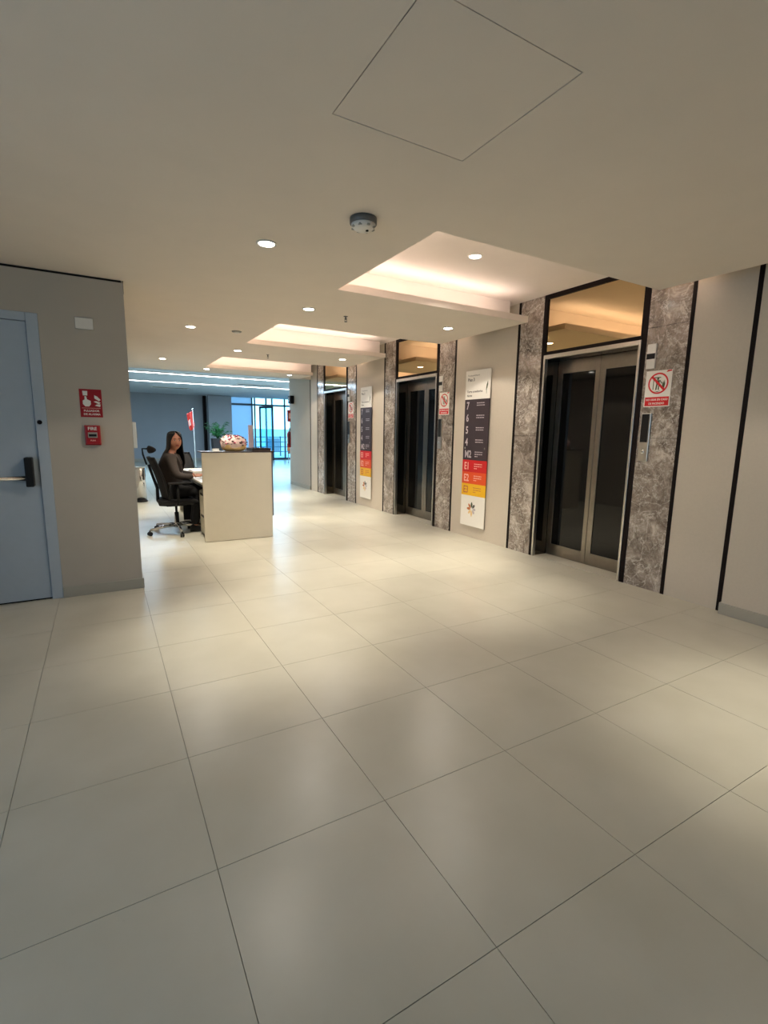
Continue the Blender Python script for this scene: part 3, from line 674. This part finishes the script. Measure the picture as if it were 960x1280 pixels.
# ================================================================ OFFICE CHAIRS (built facing +X, local frame)
def chair(name, label, loc, rz, headrest=True, star=0):
    t = thing(name, label, 'office chair', loc, rz, None)
    if not headrest: t.scale = (.88, .88, .92)
    L = dict(parent=t, local=True)
    for k in range(5):
        a = star + k * 2 * pi / 5; ux, uy = cos(a), sin(a)
        lg = obj('base_leg', tube(new(), [(ux * .03, uy * .03, .105), (ux * .18, uy * .18, .095), (ux * .355, uy * .355, .075)], [.024, .019, .014], 10), 'chrome', smooth=True, **L)
        cx_, cy_ = ux * .36, uy * .36
        bm = new()
        for s_ in (-.014, .014):
            n_ = Vector((-uy, ux, 0)) * s_
            rr = []
            for off in (-.008, .008):
                c_ = Vector((cx_, cy_, .028)) + n_ + Vector((-uy, ux, 0)) * off
                rr.append([c_ + Vector((ux * cos(q), uy * cos(q), sin(q))) * .0275 for q in [2 * pi * i / 14 for i in range(14)]])
            rings(bm, rr)
        tube(bm, [(cx_, cy_, .04), (cx_, cy_, .072)], .009, 8)
        obj('caster', bm, 'black_plastic', lg, local=True)
    bm = new(); lathe(bm, [(.038, .07), (.04, .13), (.03, .135), (.028, .27), (.016, .272), (.016, .36)], (0, 0, 0), 20); obj('gas_lift', bm, 'chrome', smooth=True, **L)
    obj('tilt_mechanism', box(new(), -.13, .12, -.075, .075, .355, .405, .012), 'black_plastic', **L)
    # seat cushion
    bm = new(); rs = []
    for z_, k_ in ((.395, .90), (.41, .985), (.435, 1.0), (.452, .97), (.462, .85)):
        ring = []
        for i in range(32):
            a = 2 * pi * i / 32; c_, s_ = cos(a), sin(a)
            ring.append((.02 + .245 * k_ * math.copysign(abs(c_) ** .5, c_), .245 * k_ * math.copysign(abs(s_) ** .5, s_), z_ - (.02 if c_ > .7 else 0)))
        rs.append(ring)
    rings(bm, rs); obj('seat', bm, 'mesh_black', smooth=True, **L)
    # back: curved mesh panel within a frame
    def bx(z_): return -.185 - .115 * ((z_ - .57) / .38) + .02 * sin((z_ - .45) / .6 * pi)
    zs = [.44 + i * .055 for i in range(11)]
    bm = new(); rs = []
    for z_ in zs:
        wv = .20 + .035 * sin((z_ - .42) / .6 * pi)
        ring = [(bx(z_) + .045 * (yy / .22) ** 2, yy, z_) for yy in [wv * (-1 + 2 * i / 10) for i in range(11)]]
        ring += [(p_[0] - .012, p_[1], p_[2]) for p_ in ring[::-1]]
        rs.append(ring)
    rings(bm, rs); obj('backrest', bm, 'mesh_black', smooth=True, **L)
    bm = new()
    for s_ in (-1, 1): tube(bm, [(bx(z_) + .045, s_ * (.205 + .035 * sin((z_ - .42) / .6 * pi)), z_) for z_ in zs], .012, 8)
    for z_ in (zs[0], zs[-1]): tube(bm, [(bx(z_) + .045 * (yy / .22) ** 2, yy, z_) for yy in [.22 * (-1 + i / 5) for i in range(11)]], .012, 8)
    obj('back_frame', bm, 'black_plastic', smooth=True, **L)
    bm = new(); tube(bm, [(-.08, 0, .375), (-.19, 0, .385), (-.215, 0, .46), (bx(.6) - .035, 0, .60), (bx(.9) - .03, 0, .90)], [.028, .026, .022, .02, .016], 10); obj('back_spine', bm, 'black_plastic', smooth=True, **L)
    if headrest:
        bm = new(); x_ = bx(.98)
        tube(bm, [(x_ - .02, 0, .90), (x_ - .055, 0, 1.03), (x_ - .06, 0, 1.10), (x_ - .0, 0, 1.10)], .011, 8); obj('headrest_stem', bm, 'black_plastic', smooth=True, **L)
        bm = new(); rs = []
        for yy in [-.14 + i * .028 for i in range(11)]:
            k_ = math.sqrt(max(.05, 1 - (yy / .15) ** 2)); rs.append([(x_ + .02 + .05 * (yy / .14) ** 2 + .028 * k_ * cos(q), yy, 1.09 + .050 * k_ * sin(q)) for q in [2 * pi * i / 14 for i in range(14)]])
        rings(bm, rs); obj('headrest', bm, 'mesh_black', smooth=True, **L)
    for s_ in (-1, 1):
        ar = obj('armrest', box(new(), -.13, .16, s_ * .285 - .038, s_ * .285 + .038, .665, .69, .01), 'black_plastic', **L)
        bm = new(); tube(bm, [(-.02, s_ * .12, .39), (-.02, s_ * .27, .41), (-.02, s_ * .29, .48), (-.02, s_ * .285, .668)], [.016, .018, .018, .018], 10); obj('armrest_post', bm, 'black_plastic', ar, True, True)
    return t
chair('office_chair', 'black high backed office chair with headrest carrying the seated person', (.79, 6.86, 0), radians(3), True, radians(197))
chair('office_chair', 'low black office chair with no one on it, partly hidden behind the counter', (1.36, 9.7, 0), radians(-65), False, radians(40))

# ================================================================ PERSON
def skin_mesh(nodes, edges, radii, root=0, sub=2):
    """grow a surface along a skeleton; returns evaluated mesh"""
    me = bpy.data.meshes.new('skel'); me.from_pydata([tuple(v) for v in nodes], edges, [])
    o = bpy.data.objects.new('skel', me); COL.objects.link(o)
    md = o.modifiers.new('s', 'SKIN'); md.use_smooth_shade = True
    lay = me.skin_vertices[0].data if len(me.skin_vertices) else None
    if lay is None: raise RuntimeError('no skin layer')
    for i, r_ in enumerate(radii):
        rx, ry = r_ if isinstance(r_, tuple) else (r_, r_)
        lay[i].radius = (rx, ry); lay[i].use_root = (i == root)
    sd = o.modifiers.new('d', 'SUBSURF'); sd.levels = sub; sd.render_levels = sub
    dg = bpy.context.evaluated_depsgraph_get(); out = bpy.data.meshes.new_from_object(o.evaluated_get(dg))
    bpy.data.objects.remove(o); bpy.data.meshes.remove(me)
    return out
def skel(chains):
    """chains: list of lists of (point, radius); identical points are merged"""
    P, R, E, idx = [], [], [], {}
    for ch in chains:
        prev = None
        for p_, r_ in ch:
            key = tuple(round(c, 4) for c in p_)
            if key not in idx: idx[key] = len(P); P.append(p_); R.append(r_)
            if prev is not None and prev != idx[key]: E.append((prev, idx[key]))
            prev = idx[key]
    return P, E, R
import os
def skin_obj(name, chains_list, m, parent, sub=2, extra=None):
    bm = new()
    for chains in chains_list:
        P, E, R = skel(chains); me = skin_mesh(P, E, R, 0, sub); bm.from_mesh(me); bpy.data.meshes.remove(me)
    if extra: extra(bm)
    return obj(name, bm, m, parent, True)

PX, PY = .745, 6.90
per = thing('person', 'seated person in dark grey blazer and black trousers, hands on the desk, head turned', 'person', (PX, PY, 0))
hd_c = Vector((.815, 6.87, 1.195)); yaw = radians(-76); ca, sa = cos(yaw), sin(yaw)
def H(x, y, z): # head frame (x forward) -> world
    return Vector((hd_c.x + x * ca - y * sa, hd_c.y + x * sa + y * ca, hd_c.z + z))
shR, shL = (.735, 6.725, .985), (.765, 7.065, .99)
elR, elL = (.790, 6.655, .765), (.84, 7.15, .77)
wrR, wrL = (1.01, 6.72, .750), (1.07, 7.03, .738)
def hand(w, side, lift=0.0):
    """palm and five fingers continuing forearm; side +1: thumb towards +y"""
    x, y, z = w; out = []
    kn = (x + .085, y + .01 * side, z - .004)
    out.append([[(w, .021), ((x + .03, y + .002 * side, z), (.028, .017)), ((x + .065, y + .005 * side, z + .002), (.034, .014)), (kn, (.030, .011))]])
    for i, (dy, L_) in enumerate(((-.030, .052), (-.011, .066), (.009, .072), (.028, .064))):
        yy = y + (dy + .005) * -side * -1
        p0 = (x + .072, yy, z + .001); p1 = (x + .095 + L_ * .15, yy + dy * .35, z + .006 + lift * .5); p2 = (x + .095 + L_ * .62, yy + dy * .7, z - .004 + lift * 1.4 + dy * lift * 8); p3 = (x + .092 + L_ * .9, yy + dy * .8, z - .022 + lift * 1.8 + dy * lift * 12)
        out.append([[(p0, .0095), (p1, .009), (p2, .008), (p3, .0065)]])
    out.append([[((x + .022, y + .02 * side, z - .002), .012), ((x + .05, y + .043 * side, z - .006), .0105), ((x + .078, y + .056 * side, z - .014), .008)]])
    return out
def head_bm(bm):
    def shape(p):
        q = p.copy()
        if q.z < -.1:                                     # narrow to the chin, bring the jaw forward
            k = min(1, (-q.z - .1) / .9); q.x = q.x * (1 - .30 * k) + .20 * k; q.y *= (1 - .30 * k * k)
        if q.x > .55: q.x = .55 + (q.x - .55) * .78       # flatter face
        return q
    b2 = new(); ell(b2, (0, 0, 0), (.096, .078, .112), 32, 24, shape)
    # nose
    for v in b2.verts:
        d_ = Vector((v.co.x - .09, v.co.y, v.co.z + .012)); 
        if v.co.x > .06:
            v.co.x += .020 * math.exp(-(v.co.y / .013) ** 2 - ((v.co.z + .022) / .022) ** 2)
            v.co.x -= .007 * math.exp(-((abs(v.co.y) - .03) / .014) ** 2 - ((v.co.z - .012) / .014) ** 2)
            v.co.x += .005 * math.exp(-(v.co.y / .022) ** 2 - ((v.co.z + .058) / .012) ** 2)
    for s_ in (-1, 1): ell(b2, (-.005, s_ * .074, -.005), (.016, .008, .028), 10, 8)
    for v in b2.verts: v.co = H(*v.co)
    me = bpy.data.meshes.new('h'); b2.to_mesh(me); b2.free(); bm.from_mesh(me); bpy.data.meshes.remove(me)
pel = (.735, 6.90, .555)
torso = [[(pel, (.12, .09)), ((.735, 6.90, .70), (.11, .085)), ((.745, 6.895, .86), (.115, .08)), ((.755, 6.895, .98), (.085, .06)), ((.775, 6.885, 1.05), (.045, .045)), ((.795, 6.878, 1.10), (.044, .046)), ((.81, 6.872, 1.16), (.05, .05))],
         [((.755, 6.895, .98), (.085, .06)), (shR, .045), (elR, .040), ((.91, 6.69, .745), .034), (wrR, .024)],
         [((.755, 6.895, .98), (.085, .06)), (shL, .045), (elL, .040), ((.95, 7.10, .75), .034), (wrL, .024)],
         [(pel, (.12, .09)), ((.80, 6.82, .545), .065), ((1.07, 6.80, .54), .06), ((1.05, 6.80, .32), .048), ((1.0, 6.80, .10), .034), ((1.07, 6.80, .05), .03)],
         [(pel, (.12, .09)), ((.80, 6.99, .545), .065), ((1.08, 7.02, .54), .06), ((1.06, 7.02, .32), .048), ((1.02, 7.02, .10), .034), ((1.09, 7.02, .05), .03)]]
body = skin_obj('body', [torso] + hand(wrR, 1, .028) + hand(wrL, -1), 'skin', per, 2, head_bm)
blz = [[((.735, 6.90, .56), (.175, .135)), ((.735, 6.90, .70), (.165, .13)), ((.748, 6.895, .86), (.175, .125)), ((.757, 6.895, .97), (.14, .10)), ((.778, 6.886, 1.035), (.07, .065))],
       [((.757, 6.895, .97), (.14, .10)), (shR, .070), (elR, .056), ((.91, 6.69, .745), .047), ((.995, 6.715, .751), .035)],
       [((.757, 6.895, .97), (.14, .10)), (shL, .070), (elL, .056), ((.95, 7.10, .75), .047), ((1.055, 7.04, .741), .035)]]
bz = skin_obj('blazer', [blz], 'blazer', per, 2)
# lapels / collar
bm = new()
for s_ in (-1, 1):
    rings(bm, [[(.80 + .0, 6.89 + s_ * .075, 1.05), (.86, 6.885 + s_ * .055, 1.02), (.868, 6.885 + s_ * .03, 1.0), (.80, 6.89 + s_ * .06, 1.045)],
               [(.87, 6.885 + s_ * .10, .93), (.89, 6.885 + s_ * .06, .93), (.892, 6.885 + s_ * .02, .92), (.86, 6.885 + s_ * .06, .93)],
               [(.89, 6.89 + s_ * .03, .80), (.9, 6.89 + s_ * .02, .80), (.9, 6.89 + s_ * .01, .80), (.88, 6.89 + s_ * .01, .80)]])
obj('lapel', bm, 'blazer', bz, True)
trs = [[(pel, (.17, .13)), ((.80, 6.82, .545), .095), ((1.07, 6.80, .54), .07), ((1.05, 6.80, .32), .058), ((1.0, 6.80, .085), .052)],
       [(pel, (.17, .13)), ((.80, 6.99, .545), .095), ((1.08, 7.02, .54), .07), ((1.06, 7.02, .32), .058), ((1.02, 7.02, .085), .052)]]
skin_obj('trousers', [trs], 'trousers', per, 2)
for yy in (6.80, 7.02):
    bm = new(); rs = []
    for x_, w_, h_ in ((.94, .02, .05), (.96, .034, .10), (1.01, .038, .11), (1.07, .042, .075), (1.13, .044, .055), (1.18, .032, .045), (1.20, .012, .03)):
        rs.append([(x_, yy + w_ * cos(q), max(.002, h_ / 2 + .002 + h_ / 2 * sin(q))) for q in [2 * pi * i / 14 for i in range(14)]])
    rings(bm, rs); obj('shoe', bm, 'black_plastic', per, True)
# face details
for s_ in (-1, 1):
    bm = new(); ell(bm, (0, 0, 0), (.005, .0125, .006), 12, 8)
    for v in bm.verts: v.co = H(.079 + v.co.x, s_ * .029 + v.co.y, .012 + v.co.z)
    obj('eye', bm, 'eye_white', per, True)
    bm = new(); ell(bm, (0, 0, 0), (.004, .006, .006), 12, 8)
    for v in bm.verts: v.co = H(.0825 + v.co.x, s_ * .029 + v.co.y, .012 + v.co.z)
    obj('iris', bm, 'eye', per, True)
    bm = new(); tube(bm, [H(.080, s_ * .014, .030), H(.083, s_ * .028, .036), H(.076, s_ * .044, .031)], [.003, .0035, .002], 6); obj('eyebrow', bm, 'hair', per, True)
bm = new(); ell(bm, (0, 0, 0), (.006, .023, .0065), 14, 8)
for v in bm.verts: v.co.z += .010 * (v.co.y / .023) ** 2; v.co.x -= .006 * (v.co.y / .023) ** 2
for v in bm.verts: v.co = H(.0885 + v.co.x, v.co.y, -.058 + v.co.z)
obj('lips', bm, 'lips', per, True)
# hair: cap with a face opening, curtains falling below the shoulders, all in the head frame
bm = new(); rs = []
lv = [(.130, .014, .013, 4), (.127, .042, .038, 5), (.116, .072, .065, 8), (.096, .094, .083, 16), (.05, .112, .090, 44), (0, .116, .094, 56), (-.05, .118, .096, 60), (-.10, .118, .100, 62),
      (-.16, .128, .118, 66), (-.22, .142, .134, 70), (-.29, .145, .14, 74), (-.36, .13, .125, 84), (-.42, .09, .10, 95)]
n_ = 44
for z_, rx, ry, op in lv:
    ring = []
    for i in range(n_ + 1):
        a = radians(op) + (2 * pi - 2 * radians(op)) * i / n_
        wv = 1 + .022 * sin(a * 17 + z_ * 20)
        ring.append(H((rx * cos(a) - .006) * wv - (.02 if z_ < -.14 else 0), ry * sin(a) * wv - max(0, -z_ - .08) * .26 * (1 if sin(a) < 0 else .25), z_))
    inner = [H(((rx - .016) * cos(a) - .006) - (.02 if z_ < -.14 else 0), (ry - .016) * sin(a) - max(0, -z_ - .08) * .26 * (1 if sin(a) < 0 else .25), z_) if rx > .03 else H(.0, .0, z_ - .01) for a in [radians(op) + (2 * pi - 2 * radians(op)) * i / n_ for i in range(n_, -1, -1)]]
    rs.append(ring + inner)
rings(bm, rs); obj('hair', bm, 'hair', per, True)

# ================================================================ FAR HALL
bm = new(); box(bm, -4.2, 4.0, 22.45, 22.7, 0, 3.0); box(bm, 8.9, 12, 22.45, 22.7, 0, 3.0); box(bm, 4.0, 8.9, 22.45, 22.7, 2.86, 3.0)
struct('wall_back.001', bm, 'far_wall')
struct('baseboard_back', box(new(), -4.0, 3.95, 22.42, 22.45, 0, .12), 'base')
struct('column_shade_strip', box(new(), 3.85, 3.97, 22.3, 22.45, 0, 2.76), 'black')  # black strip painted for the shaded side face of the column
struct('wall_back.002', box(new(), 3.97, 4.92, 21.8, 22.45, 0, 2.76), 'far_wall')
struct('wall_left.002', box(new(), -4.2, -4.0, 10.56, 22.7, 0, 3.0), 'far_wall')
struct('wall_right.004', box(new(), 12, 12.2, 10.66, 22.7, 0, 3.0), 'far_wall')
struct('wall_front', box(new(), 4.75, 12.2, 10.4, 10.6, 0, 3.0), 'far_wall')
struct('ceiling.002', box(new(), -4.2, 12.2, 10.66, 22.5, 2.78, 2.86), 'far_ceiling')
struct('wall_front.001', box(new(), -4.2, -3.0, 10.46, 10.56, 0, 3.0), 'far_wall')
for i, (yy, x0, x1, lab) in enumerate(((14.05, .2, 8.5, 'nearer of the two long white ceiling light lines in the far hall'), (16.6, .2, 9.5, 'farther of the two long white ceiling light lines in the far hall'))):
    t = thing('linear_light', lab, 'ceiling light', ((x0 + x1) / 2, yy, 2.78), group='long light lines in the far hall')
    obj('housing', box(new(), x0 - .02, x1 + .02, yy - .05, yy + .05, 2.755, 2.7795), 'white', t)
    obj('diffuser', box(new(), x0, x1, yy - .035, yy + .035, 2.747, 2.7555), 'led', t)
    light('linear_lamp', 'AREA', ((x0 + x1) / 2, yy, 2.74), 230, (.50, .76, 1), t, shape='RECTANGLE', size=x1 - x0, size_y=.06)
for i, (x, yy, lab) in enumerate(((4.4, 16.0, 'dark slotted air grille between the two light lines'), (2.2, 19.0, 'pale square air diffuser in the far hall ceiling'))):
    t = thing('air_grille', lab, 'air vent', (x, yy, 2.78), group='air grilles in the far hall ceiling')
    bm = new(); box(bm, x - .6, x + .6, yy - .18, yy - .15, 2.765, 2.7795); box(bm, x - .6, x + .6, yy + .15, yy + .18, 2.765, 2.7795); box(bm, x - .6, x - .57, yy - .15, yy + .15, 2.765, 2.7795); box(bm, x + .57, x + .6, yy - .15, yy + .15, 2.765, 2.7795)
    obj('frame', bm, 'white', t)
    for q in range(5): obj('slat', box(new(), x - .57, x + .57, yy - .13 + q * .055, yy - .11 + q * .055, 2.766, 2.7795), 'grey_metal', t)
# curtain wall
YW = 22.5
def bar(bm, x0, x1, z0, z1, d=.09): box(bm, x0, x1, YW - d / 2, YW + d / 2, z0, z1)
win = struct('window_1', (lambda b: (bar(b, 4.92, 8.9, 2.80, 2.86), bar(b, 4.92, 8.9, 0, .09), b)[-1])(new()), 'alu')
mx = [4.95, 5.98, 6.10, 6.62, 6.90, 7.50, 8.12, 8.86]
for x in mx: b = new(); bar(b, x - .03, x + .03, .09, 2.80); obj('mullion', b, 'alu', win)
for a, b_ in zip(mx, mx[1:]):
    b = new(); bar(b, a + .03, b_ - .03, 2.44, 2.52); obj('transom', b, 'alu', win)
    fz = 'frosted' if a < 5.9 else 'pane'
    for z0, z1 in ((.09, 2.44), (2.52, 2.80)):
        b = new(); box(b, a + .03, b_ - .03, YW - .006, YW + .006, z0, z1); obj('pane', b, fz, win)
    if a > 6:
        pass
# open glazed door leaf inside
t = thing('glass_door_leaf', 'open framed glass door leaf in front of the far windows', 'door', (6.55, 21.9, 0))
bm = new(); fr = FR((6.28, 22.38, 0), (.42, -.9075, 0), (0, 0, 1))
def rail(x0, x1, z0, z1):
    o_, r_, u_ = fr; n2 = r_.cross(u_) * .025
    rs = []
    for z_ in (z0, z1): rs.append([o_ + r_ * x0 + u_ * z_ + n2, o_ + r_ * x1 + u_ * z_ + n2, o_ + r_ * x1 + u_ * z_ - n2, o_ + r_ * x0 + u_ * z_ - n2])
    rings(bm, rs)
rail(0, .07, .02, 2.42); rail(.83, .9, .02, 2.42); rail(.07, .83, .02, .14); rail(.07, .83, 2.32, 2.42)
obj('leaf_frame', bm, 'alu', t)
b = new(); rs = [[(fr[0] + fr[1] * x_ + Vector((0, 0, z_))) + fr[1].cross(fr[2]) * d_ for x_, d_ in ((.07, .004), (.83, .004), (.83, -.004), (.07, -.004))] for z_ in (.14, 2.32)]; rings(b, rs); obj('pane', b, 'pane', t)
# terrace, railing, facades outside
struct('floor.001', box(new(), 3, 14, 22.75, 27.6, -.12, -.01), 'deck')
t = thing('railing', 'horizontal bar railing outside the far windows', 'railing', (8, 26.0, 0))
for x in (5.4, 6.9, 8.4, 9.9, 11.4): obj('post', box(new(), x - .03, x + .03, 25.97, 26.03, -.01, 1.05), 'alu', t)
for z in (.22, .48, .74, 1.0): obj('rail', tube(new(), [(5, 26, z), (12, 26, z)], .022, 8), 'alu', t)
t = thing('far_building', 'pale blue building seen low beyond the terrace', 'building', (10, 60, -6))
obj('wall', box(new(), -6, 60, 58, 64, -12, 1.5), 'facade_blue', t)
obj('wall', box(new(), 30, 60, 56, 58, -12, 9), 'facade', t)
for i in range(12): obj('window', box(new(), 2 + i * 3, 3.6 + i * 3, 57.9, 58, -1.2, .4), 'alu', t)

# flag, totem, planter, bin
t = thing('flag', 'red flag hanging on a thin white pole behind the seated person', 'flag', (2.45, 16, 0))
obj('pole', tube(new(), [(2.47, 16, .03), (2.45, 16, 1.93)], .012, 10), 'white', t, True)
obj('pole_base', lathe(new(), [(.14, 0.001), (.14, .015), (.03, .035), (.02, .05)], (2.47, 16, 0), 20), 'grey_metal', t, True)
obj('finial', ell(new(), (2.45, 16, 1.945), (.02, .02, .025), 10, 8), 'chrome', t, True)
bm = new(); rs = []
for i in range(13):
    k = i / 12; x_ = 2.44 - .20 * k * (1 - .15 * k); rs.append([(x_ + .05 * q, 16 + .035 * sin(k * 9 + q * 2), 1.90 - .10 * k - q * (.42 + .12 * sin(k * 3))) for q in [j / 8 for j in range(9)]])
a_ = rings(bm, rs, close=False, cap=False)
fl = obj('cloth', bm, 'flag', t, True); fl.modifiers.new('s', 'SOLIDIFY').thickness = .006
bm = new(); rs = []
for i in range(6):
    k = i / 5; x_ = 2.36 - .06 * k; rs.append([(x_ + .02 * q, 15.955 + .01 * sin(k * 9 + q * 2), 1.66 - .06 * k - q * .18) for q in [j / 5 for j in range(6)]])
rings(bm, rs, close=False, cap=False); e_ = obj('white_emblem', bm, 'flag_pale', t, True); e_.modifiers.new('s', 'SOLIDIFY').thickness = .004
t = thing('totem_board', 'narrow pale pink standing board behind the speckled dome', 'board', (3.66, 14, 0))
obj('board', box(new(), 3.60, 3.73, 13.98, 14.02, .04, 1.49, .003), 'pinkish', t); obj('foot', box(new(), 3.55, 3.78, 13.88, 14.12, .001, .04, .004), 'grey_metal', t)
t = thing('potted_plant', 'leafy green plant in a tall dark planter behind the counter', 'plant', (3.56, 18, 0))
bm = new(); rings(bm, [[(3.56 + s_ * a, 18 + q * a, z) for s_, q in ((-1, -1), (1, -1), (1, 1), (-1, 1))] for z, a in ((0.001, .15), (1.0, .21), (1.04, .21), (1.02, .19))]); obj('planter', bm, 'pot', t)
random.seed(3)
for i in range(26):
    a = random.uniform(0, 2 * pi); tl = random.uniform(.15, .75); hh = random.uniform(.2, .62)
    p0 = Vector((3.56, 18, 1.0)); tip = p0 + Vector((cos(a) * tl * .55, sin(a) * tl * .55, hh)); mid = (p0 + tip) / 2 + Vector((0, 0, .08))
    st = obj('stem', tube(new(), [p0, mid, tip], [.008, .006, .003], 6), 'leaf', t)
    for q in range(8):
        k = .3 + .7 * q / 7; b_ = p0.lerp(tip, k) + Vector((0, 0, .08 * (1 - (2 * k - 1) ** 2))); an = a + random.uniform(-1.6, 1.6)
        d_ = Vector((cos(an), sin(an), random.uniform(-.35, .3))).normalized(); s_ = d_.cross(Vector((0, 0, 1))).normalized(); L_ = random.uniform(.12, .2)
        bm = new(); vs = [bm.verts.new(v) for v in (b_, b_ + d_ * L_ * .4 + s_ * .04, b_ + d_ * L_ - Vector((0, 0, .03)), b_ + d_ * L_ * .4 - s_ * .04, b_ + d_ * L_ * .45 + Vector((0, 0, .012)))]
        for tr in ((0, 1, 4), (1, 2, 4), (2, 3, 4), (3, 0, 4), (0, 3, 2, 1)): bm.faces.new([vs[w] for w in tr])
        obj('leaf', bm, 'leaf', st)
t = thing('waste_bin', 'slim stainless steel cylinder bin standing behind the left wall corner', 'bin', (.565, 10.08, 0))
obj('bin_body', lathe(new(), [(.10, .03), (.10, .63), (.098, .632)], (.565, 10.08, 0), 32), 'chrome', t, True)
obj('base_ring', lathe(new(), [(.108, .001), (.108, .028), (.102, .032)], (.565, 10.08, 0), 32), 'black_plastic', t, True)
obj('lid', lathe(new(), [(.101, .632), (.101, .65), (.08, .66), (.07, .645), (.001, .645)], (.565, 10.08, 0), 32), 'steel_light', t, True)

# right far corner: emergency light, extinguisher, signs, waiting chair
t = thing('emergency_light', 'small square black unit high on the far grey pier', 'emergency light', (4.15, 11.78, 2.0))
obj('housing', box(new(), 4.05, 4.1545, 11.72, 11.88, 2.01, 2.2, .006), 'black_plastic', t)
obj('lens', box(new(), 4.045, 4.051, 11.76, 11.84, 2.06, 2.15, .002), 'grey_plastic', t)
t = thing('fire_extinguisher', 'red fire extinguisher hung beyond the far pier', 'fire extinguisher', (4.28, 12.42, .9))
obj('cylinder', lathe(new(), [(.001, .92), (.062, .925), (.066, .95), (.066, 1.26), (.055, 1.31), (.025, 1.345), (.022, 1.38), (.001, 1.38)], (4.268, 12.42, 0), 24), 'ext_red', t, True)
obj('paper_label', box(new(), 4.2, 4.2065, 12.385, 12.455, 1.02, 1.2), 'sign_white', t)
bm = new(); box(bm, 4.25, 4.29, 12.36, 12.44, 1.38, 1.40); box(bm, 4.25, 4.29, 12.34, 12.42, 1.41, 1.425); obj('lever', bm, 'black_plastic', t)
obj('hose', tube(new(), [(4.268, 12.38, 1.36), (4.23, 12.33, 1.30), (4.215, 12.325, 1.15), (4.225, 12.33, 1.0)], .012, 8), 'black_plastic', t, True)
obj('bracket', box(new(), 4.33, 4.34, 12.38, 12.46, 1.1, 1.3), 'grey_metal', t)
t = thing('extinguisher_sign', 'red sign projecting above the far fire extinguisher', 'sign', (4.34, 12.42, 1.6))
obj('sign_plate', box(new(), 4.21, 4.34, 12.418, 12.424, 1.58, 1.88), 'safety_red', t)
obj('pictogram', box(new(), 4.25, 4.30, 12.4165, 12.418, 1.66, 1.80), 'flag_pale', t)
t = thing('waiting_chair', 'tan waiting chair on pale legs by the far windows', 'chair', (6.96, 19.6, 0))
obj('backrest', box(new(), 6.72, 7.2, 19.85, 19.92, .50, .84, .02), 'orange_seat', t); obj('seat', box(new(), 6.72, 7.2, 19.4, 19.85, .40, .48, .02), 'orange_seat', t)
for x, y in ((6.76, 19.44), (7.16, 19.44), (6.76, 19.86), (7.16, 19.86)): obj('leg', tube(new(), [(x, y, .002), (x, y, .40)], .018, 8), 'chrome', t, True)
